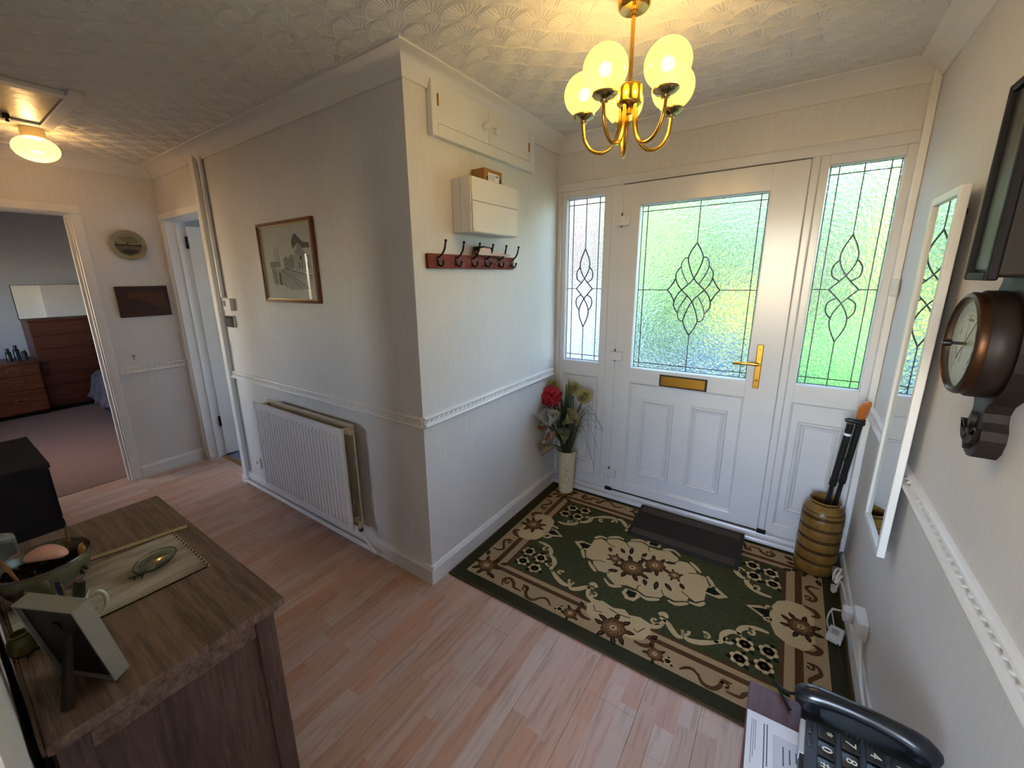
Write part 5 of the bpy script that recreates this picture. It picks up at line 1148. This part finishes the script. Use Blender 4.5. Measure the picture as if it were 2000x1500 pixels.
# black cabinet beyond
bc = thing('black_cabinet', 'black wooden cabinet beyond the sideboard', 'cabinet', (-1.6, -1.18, 0))
B().box((-1.90, YS + .002, .728), (-1.315, -1.052, .75), .003).build('top', m_blackwood, bc); B().box((-1.885, YS + .004, .06), (-1.332, -1.066, .728), .002).build('carcass', m_blackwood, bc)
B().box((-1.895, YS + .003, .44), (-1.318, -1.056, .462), .002).build('mid_moulding', m_blackwood, bc); B().box((-1.89, YS + .003, .0), (-1.322, -1.06, .06), .002).build('plinth', m_blackwood, bc)
for k in range(2):
    d = B().box((-1.875 + k * .275, -1.066, .08), (-1.61 + k * .275, -1.054, .43), .002).build('door', m_blackwood, bc); B().cyl((-1.63 + k * .05, -1.054, .27), (-1.63 + k * .05, -1.04, .27), .008, seg=10).build('knob', m_darkmetal, d)
    B().box((-1.875 + k * .275, -1.066, .475), (-1.61 + k * .275, -1.056, .715), .002).build('drawer', m_blackwood, bc)

# ================================================================== PHONE TABLE (foreground right)
TZ = .5
tb = thing('phone_table', 'small dark plum-brown table against the right wall', 'table', (1.56, -.45, 0))
B().box((1.383, -.78, TZ - .02), (1.715, -.213, TZ), .002).build('table_top', m_plum, tb)
for xx in (1.395, 1.667):
    for yy in (-.77, -.26): B().box((xx, yy, 0.0105 if yy > 0 else 0), (xx + .035, yy + .035, TZ - .02), .002).build('leg', m_plum, tb)
B().box((1.40, -.765, .18), (1.70, -.23, .195)).build('lower_shelf', m_plum, tb); B().box((1.40, -.24, TZ - .07), (1.70, -.225, TZ - .02)).build('apron', m_plum, tb)
lt = thing('letter', 'white printed envelope with address window on the phone table', 'envelope', (1.45, -.45, TZ))
ml = Matrix.Translation((1.385, -.303, TZ + .0006)) @ Matrix.Rotation(math.radians(1.5), 4, 'Z')
B().box((0, -.24, 0), (.158, 0, .0016), m=ml).build('paper', m_paper, lt)
B().box((.052, -.15, .0016), (.125, -.035, .0019), m=ml).build('address_window', M('glassine_window', 'd0d4e2', .2, var=.03), lt)
for k, (x, a, c) in enumerate(((.010, -.13, -.02), (.014, -.115, -.02), (.018, -.095, -.02))): B().box((x, a, .0016), (x + .0011, c, .0018), m=ml).build('print_line', m_ink, lt)
for k, (x, a, c) in enumerate(((.034, -.135, -.02), (.040, -.12, -.018))): B().box((x, a, .0016), (x + .0022, c, .0018), m=ml).build('print_line', M('black_ink', '565a66', .9) if k == 0 else bpy.data.materials['black_ink'], lt)
for k in range(3): B().box((.07 + .012 * k, -.10 + .01 * k, .0019), (.073 + .012 * k, -.055, .0020), m=ml).build('print_line', m_ink, lt)
ph = thing('corded_phone', 'black big-button corded telephone on the small table', 'telephone', (1.60, -.33, TZ))
# phone axes: u = reading right (-y world), v = reading up (+x world)
PM = Matrix.Translation((1.492, -.222, TZ + .001)) @ Matrix.Rotation(math.radians(-3), 4, 'Z')
def PP(u, v, z): return PM @ Vector((v, -u, z))
def pbox(b, u0, u1, v0, v1, z0, z1, bev=.003):
    return b.box((v0, -u1, z0), (v1, -u0, z1), bev, 2, m=PM)
b = B(); b.prism([(0, 0), (.20, .0), (.215, .02), (.215, .20), (.2, .215), (.0, .215), (-.01, .2), (-.01, .015)], lambda u, v, h: PP(u, v, .004 + h * (.75 + .35 * v / .2)), 0, .038)
b.build('base', m_black, ph, smooth=True)
def face_z(v): return .004 + .038 * (.75 + .35 * v / .2)
m_face = M('slate_grey_face', '3c4450', .35, var=.05); m_key = M('dark_key', '23262c', .3, spec=.6); m_num = M('white_legend', 'e6ead8', .5)
b = B(); b.prism([(.062, .008), (.195, .008), (.205, .02), (.205, .19), (.195, .2), (.062, .2)], lambda u, v, h: PP(u, v, face_z(v) + h), -.001, .0015); b.build('face_plate', m_face, ph)
keys = [['1', '2', '3'], ['4', '5', '6'], ['7', '8', '9'], ['*', '0', '#']]
for r in range(4):
    for c in range(3):
        u, v = .083 + c * .041, .165 - r * .040; z = face_z(v)
        b = B(); b.box((-.0155, -.0175, 0), (.0155, .0175, .007), .003, 2); K = Matrix.Translation(PP(u, v, z + .001)) @ PM.to_3x3().to_4x4() @ Matrix.Rotation(math.radians(-3.6), 4, 'Y')
        b.xf(K); kk = b.build('key', m_key, ph, smooth=True)
        text(keys[r][c], .026, K @ Matrix.Translation((0, 0, .0072)) @ Matrix.Rotation(-PI / 2, 4, 'Z'), m_num, kk, 'key_legend')
for k, (u, w) in enumerate(((.068, .010), (.083, .014), (.106, .022))):
    b = B(); pbox(b, u, u + w, .012, .020, face_z(.016), face_z(.016) + .005, .002); b.build('function_button', m_face if k else m_key, ph)
b = B(); pbox(b, .068, .155, -.002, .008, .012, face_z(.0) + .003, .002); b.build('pale_label_strip', M('pale_grey_label', 'b9bdc4', .5), ph)
for k in range(7):
    b = B(); pbox(b, .052, .062, .078 + k * .0085, .082 + k * .0085, face_z(.1) - .002, face_z(.1) + .004, .001); b.build('speaker_slot', m_face, ph)
# handset along the far side
hs = B(); pts = spline([(.022, -.014, .052), (.020, .02, .066), (.020, .06, .074), (.020, .11, .077), (.020, .16, .074), (.022, .20, .066), (.024, .226, .052)], 4)
hs.tube([PP(*p) for p in pts], [.014, .019, .022, .0235, .0235, .0225, .021, .020, .019, .0185, .018, .018, .018, .018, .0185, .019, .020, .021, .0225, .0235, .0235, .022, .020, .018, .013], 16, flat=.85)
for v in (.012, .198): hs.cyl(PP(.022, v, .036), PP(.022, v, .062), .022, .020, 16)
hs.build('handset', m_blackgloss, ph, smooth=True)
B().tube(spline([PP(.02, -.018, .045), PP(.01, -.03, .03), PP(-.015, -.045, .012), PP(-.03, -.06, .004), PP(-.02, -.05, .003), PP(.03, -.02, .004)], 6), .0035, 8).build('cord', m_cable_b, ph, smooth=True)
b = B(); pbox(b, .185, .215, .19, .215, .03, .05, .003); b.build('volume_switch', m_key, ph)

# ================================================================== BEDROOM
m_ringw = wood('ring_handle_wood', '6a4426', '84562f', (1, 1, 1), 30)
lc = thing('low_chest', 'low teak chest of drawers with ring handles in the bedroom', 'chest of drawers', (-6.1, -1.0, 0))
B().box((-6.45, -1.55, .05), (-5.90, -.508, .63), .004).build('carcass', m_teak2, lc); B().box((-6.46, -1.555, .63), (-5.885, -.504, .655), .004).build('top', m_teak2, lc); B().box((-6.43, -1.53, .004), (-5.94, -.53, .05)).build('plinth', m_dark, lc)
for z0_, z1_ in ((.50, .625), (.33, .493), (.065, .323)):
    d = B().box((-5.90, -1.54, z0_), (-5.885, -.516, z1_), .003).build('drawer', m_teak2, lc)
    for yy in (-.72, -1.35):
        h = B(); n = 20; zz = z0_ + (z1_ - z0_) * .55
        h.tube([(-5.878, yy + .05 * math.cos(2 * PI * k / n), zz + .026 * math.sin(2 * PI * k / n)) for k in range(n + 1)], .006, 6).build('ring_handle', m_ringw, d, smooth=True)
tcst = thing('tall_chest', 'tall dark teak chest of drawers in the bedroom', 'chest of drawers', (-6.2, -.1, 0))
B().box((-6.45, -.502, .05), (-5.965, .32, 1.10), .004).build('carcass', m_teak, tcst); B().box((-6.46, -.506, 1.10), (-5.955, .325, 1.122), .004).build('top', m_teak, tcst); B().box((-6.43, -.48, .004), (-6.0, .30, .05)).build('plinth', m_dark, tcst)
B().box((-5.966, -.50, .605), (-5.945, .318, .617)).build('divider_rail', m_teak2, tcst)
zs = [1.095, .935, .775, .62, .60, .46, .325, .19, .06]
for k in range(8):
    if k == 3: continue
    z1_, z0_ = zs[k] - .003, zs[k + 1] + .003
    d = B().box((-5.965, -.496, z0_), (-5.952, .314, z1_), .003).build('drawer', m_teak, tcst)
    B().tube(spline([(-5.952, -.02, (z0_ + z1_) / 2 + .005), (-5.935, .02, (z0_ + z1_) / 2 - .01), (-5.932, .06, (z0_ + z1_) / 2 - .013), (-5.935, .10, (z0_ + z1_) / 2 - .01), (-5.952, .14, (z0_ + z1_) / 2 + .005)], 4), .009, 6, flat=.6).build('scoop_handle', m_teak, d, smooth=True)
dm = thing('dressing_mirror', 'wide frameless mirror standing on the tall bedroom chest', 'mirror', (-6.2, -.2, 1.122))
B().box((-6.21, -.535, 1.1225), (-6.195, .20, 1.53), .002).build('backing', m_dark, dm); B().box((-6.195, -.53, 1.126), (-6.19, .195, 1.526), .001).build('mirror_plate', m_mirror, dm)
for k, (yy, hh, rr_, cm, lab) in enumerate(((-.70, .15, .025, '1f3326', 'dark green bottle left on the low bedroom chest'), (-.635, .18, .027, '20242a', 'tall black bottle on the low bedroom chest'), (-.578, .13, .025, '39413c', 'short grey-green jar on the low bedroom chest'))):
    t = thing('toiletry_bottle', lab, 'bottle', (-6.12, yy, .6555), 'bottles on the bedroom chest')
    B().lathe([(0, .6555), (rr_, .6555), (rr_, .6555 + hh * .7), (rr_ * .6, .6555 + hh * .78), (rr_ * .55, .6555 + hh * .86), (0, .6555 + hh * .86)], (-6.12, yy, 0), 14).build('bottle_body', M('bottle_' + cm, cm, .2), t, smooth=True)
    B().cyl((-6.12, yy, .6555 + hh * .86), (-6.12, yy, .6555 + hh), rr_ * .62, seg=12).build('cap', m_black if k != 2 else m_lilyy, t)
bd = thing('bed', 'bed corner with grey-mauve patterned throw in the bedroom', 'bed', (-4.4, .5, 0))
B().box((-5.45, -.13, .02), (-3.5, 1.38, .26), .02).build('divan_base', M('dark_divan_fabric', '2a2a2e', .9), bd); B().box((-5.46, -.14, .26), (-3.49, 1.38, .48), .05, 3).build('mattress', m_plain, bd)
b = B(); n = 30
for side in range(1): pass
rows = []
for i in range(n + 1):
    x = -5.50 + 2.02 * i / n; wv = .02 * math.sin(i * 1.7) + .012 * math.sin(i * 3.1)
    rows.append(b._new([(x, -.18 - .05 - wv, .19 + .03 * math.sin(i * 1.1)), (x, -.175 - wv * .8, .32), (x, -.155 - wv * .4, .46), (x, -.10, .505), (x, .6, .515), (x, 1.3, .505)]))
for p, q in zip(rows, rows[1:]):
    for k in range(5): b.face([p[k], p[k + 1], q[k + 1], q[k]])
e_ = b._new([(-5.56, -.2, .22), (-5.55, .2, .2), (-5.545, .7, .23), (-5.545, 1.3, .21)]); t_ = [rows[0][2], *b._new([(-5.50, .2, .5), (-5.50, .7, .5)]), rows[0][5]]
for k in range(3): b.face([e_[k], e_[k + 1], t_[k + 1], t_[k]])
b.face([rows[0][0], rows[0][1], rows[0][2], e_[0]])
bmesh.ops.solidify(b.b, geom=b.b.faces[:], thickness=.012)
b.build('throw', M('mauve_grey_patterned_throw', '6c5e63', .85, var=.35, scale=16), bd, smooth=True)

# ================================================================== OUTSIDE (seen through the obscure glass)
st('ground_garden', 'front garden lawn outside the door glass', 'lawn', B().box((-14, D + .13, -.25), (16, 30, -.12)), M('bright_lawn', '587349', .9, var=.25, scale=3))
st('ground_path', 'pale paved drive outside the front door', 'path', B().box((-2.5, D + .13, -.13), (1.2, 5.2, -.09)), M('pale_paving', '8a8884', .85, var=.08))
st('doorstep', 'pale step outside the front door sill', 'step', B().box((-.1, D + .12, -.2), (1.9, D + .45, -.02)), M('pale_concrete', '6e6d68', .85))
def bush(name, label, c, r, col, seed, cat='shrub'):
    rr = random.Random(seed); b = B(); bmesh.ops.create_icosphere(b.b, subdivisions=4, radius=1)
    ph_ = [(Vector((rr.uniform(-1, 1), rr.uniform(-1, 1), rr.uniform(-1, 1))) * rr.uniform(2.5, 7), rr.uniform(0, 6)) for _ in range(9)]
    for v in b.b.verts:
        k = 1 + sum(math.sin(v.co.dot(a) + o) for a, o in ph_) * .035; v.co = Vector((v.co.x * r[0] * k, v.co.y * r[1] * k, v.co.z * r[2] * k)) + Vector(c)
    b.build(name, M(name + str(seed), col, .9, var=.45, scale=7, bump=1., bscale=14), label=label, cat=cat, smooth='all')
bush('garden_shrub', 'sunlit pale green tree blurred in the upper left door glass', (-2.6, 9.6, 2.3), (2.1, 1.4, 2.9), '6f8a50', 1, 'tree')
bush('garden_shrub', 'dark green tree blurred in the upper right door glass', (1.0, 12.0, 2.6), (2.5, 1.4, 3.4), '586b54', 2, 'tree')
bush('garden_shrub', 'yellow flowering shrub blurred in the lower right door glass', (.62, 8.0, .55), (.6, .5, .8), '90903c', 3)
bush('garden_shrub', 'deep green hedge blurred across the middle of the door glass', (-2.2, 7.4, .35), (1.4, .6, .75), '3f5c40', 4)
bush('garden_shrub', 'bright green bush filling the right side panel glass', (1.95, 4.5, .35), (.5, .5, .75), '4a7c36', 5)
bush('garden_shrub', 'dark green low bush at the foot of the right side panel', (1.45, 3.9, -.0), (.3, .35, .55), '29562c', 6)
bush('garden_shrub', 'yellow green conifer behind the right side panel glass', (3.2, 8.0, 1.6), (1.0, .8, 2.1), '6f8c40', 7)
bush('garden_shrub', 'tall grey green trees along the far garden edge', (-1.2, 18.0, 2.8), (7.0, 1.2, 3.8), '5c6c5c', 8, 'trees')
bush('garden_shrub', 'pale green tree behind the right side panel at the top', (5.0, 10.5, 2.4), (1.4, 1.2, 3.2), '6c7866', 9, 'tree')
nh = thing('neighbour_wall', 'white rendered and brown clad wall blurred in the left side panel', 'building', (-2.3, 4.6, -.12))
B().box((-3.8, 4.4, -.12), (-.8, 5.2, 1.42)).build('white_render', M('white_render', '94999e', .8), nh); B().box((-3.8, 4.42, 1.42), (-.8, 5.2, 3.6)).build('brown_cladding', M('brown_cladding', '665853', .8, var=.15), nh)
B().box((-4.0, 4.2, 3.6), (-.6, 5.4, 3.75)).build('roof_edge', M('roof_edge_grey', '53514f', .8), nh)
cr_ = thing('parked_car', 'pale blue car blurred low in the door glass', 'car', (.42, 6.1, -.12))
m_car = M('pale_blue_car_paint', '36586d', .25, var=.03, spec=.6)
b = B(); b.prism([(-.95, .1), (-1.0, .42), (-.85, .52), (-.5, .58), (-.28, .88), (.35, .9), (.62, .58), (.92, .5), (.98, .38), (.95, .1)], lambda u, v, h: (.42 + u * .8, h, -.12 + v * .75), 5.6, 6.6); b.build('body', m_car, cr_)
for xx in (-.08, .92):
    B().lathe([(0, -.08), (.20, -.08), (.22, -.05), (.22, .05), (.20, .08), (0, .08)], (xx, 5.64, .10), 24, Matrix.Rotation(PI / 2, 4, 'X')).build('wheel', m_black, cr_)
hs_ = thing('far_house', 'pale house blurred above the garden through the door glass', 'house', (6.8, 23, -.12))
B().box((4.2, 21.2, -.12), (10, 25, 4.2)).build('house_wall', M('pinkish_render', '7b7073', .85), hs_); B().prism([(3.9, 4.2), (10.3, 4.2), (7.1, 6.6)], lambda u, v, h: (u, h, v), 20.9, 25.3).build('roof', M('grey_brown_roof', '413a35', .85), hs_)
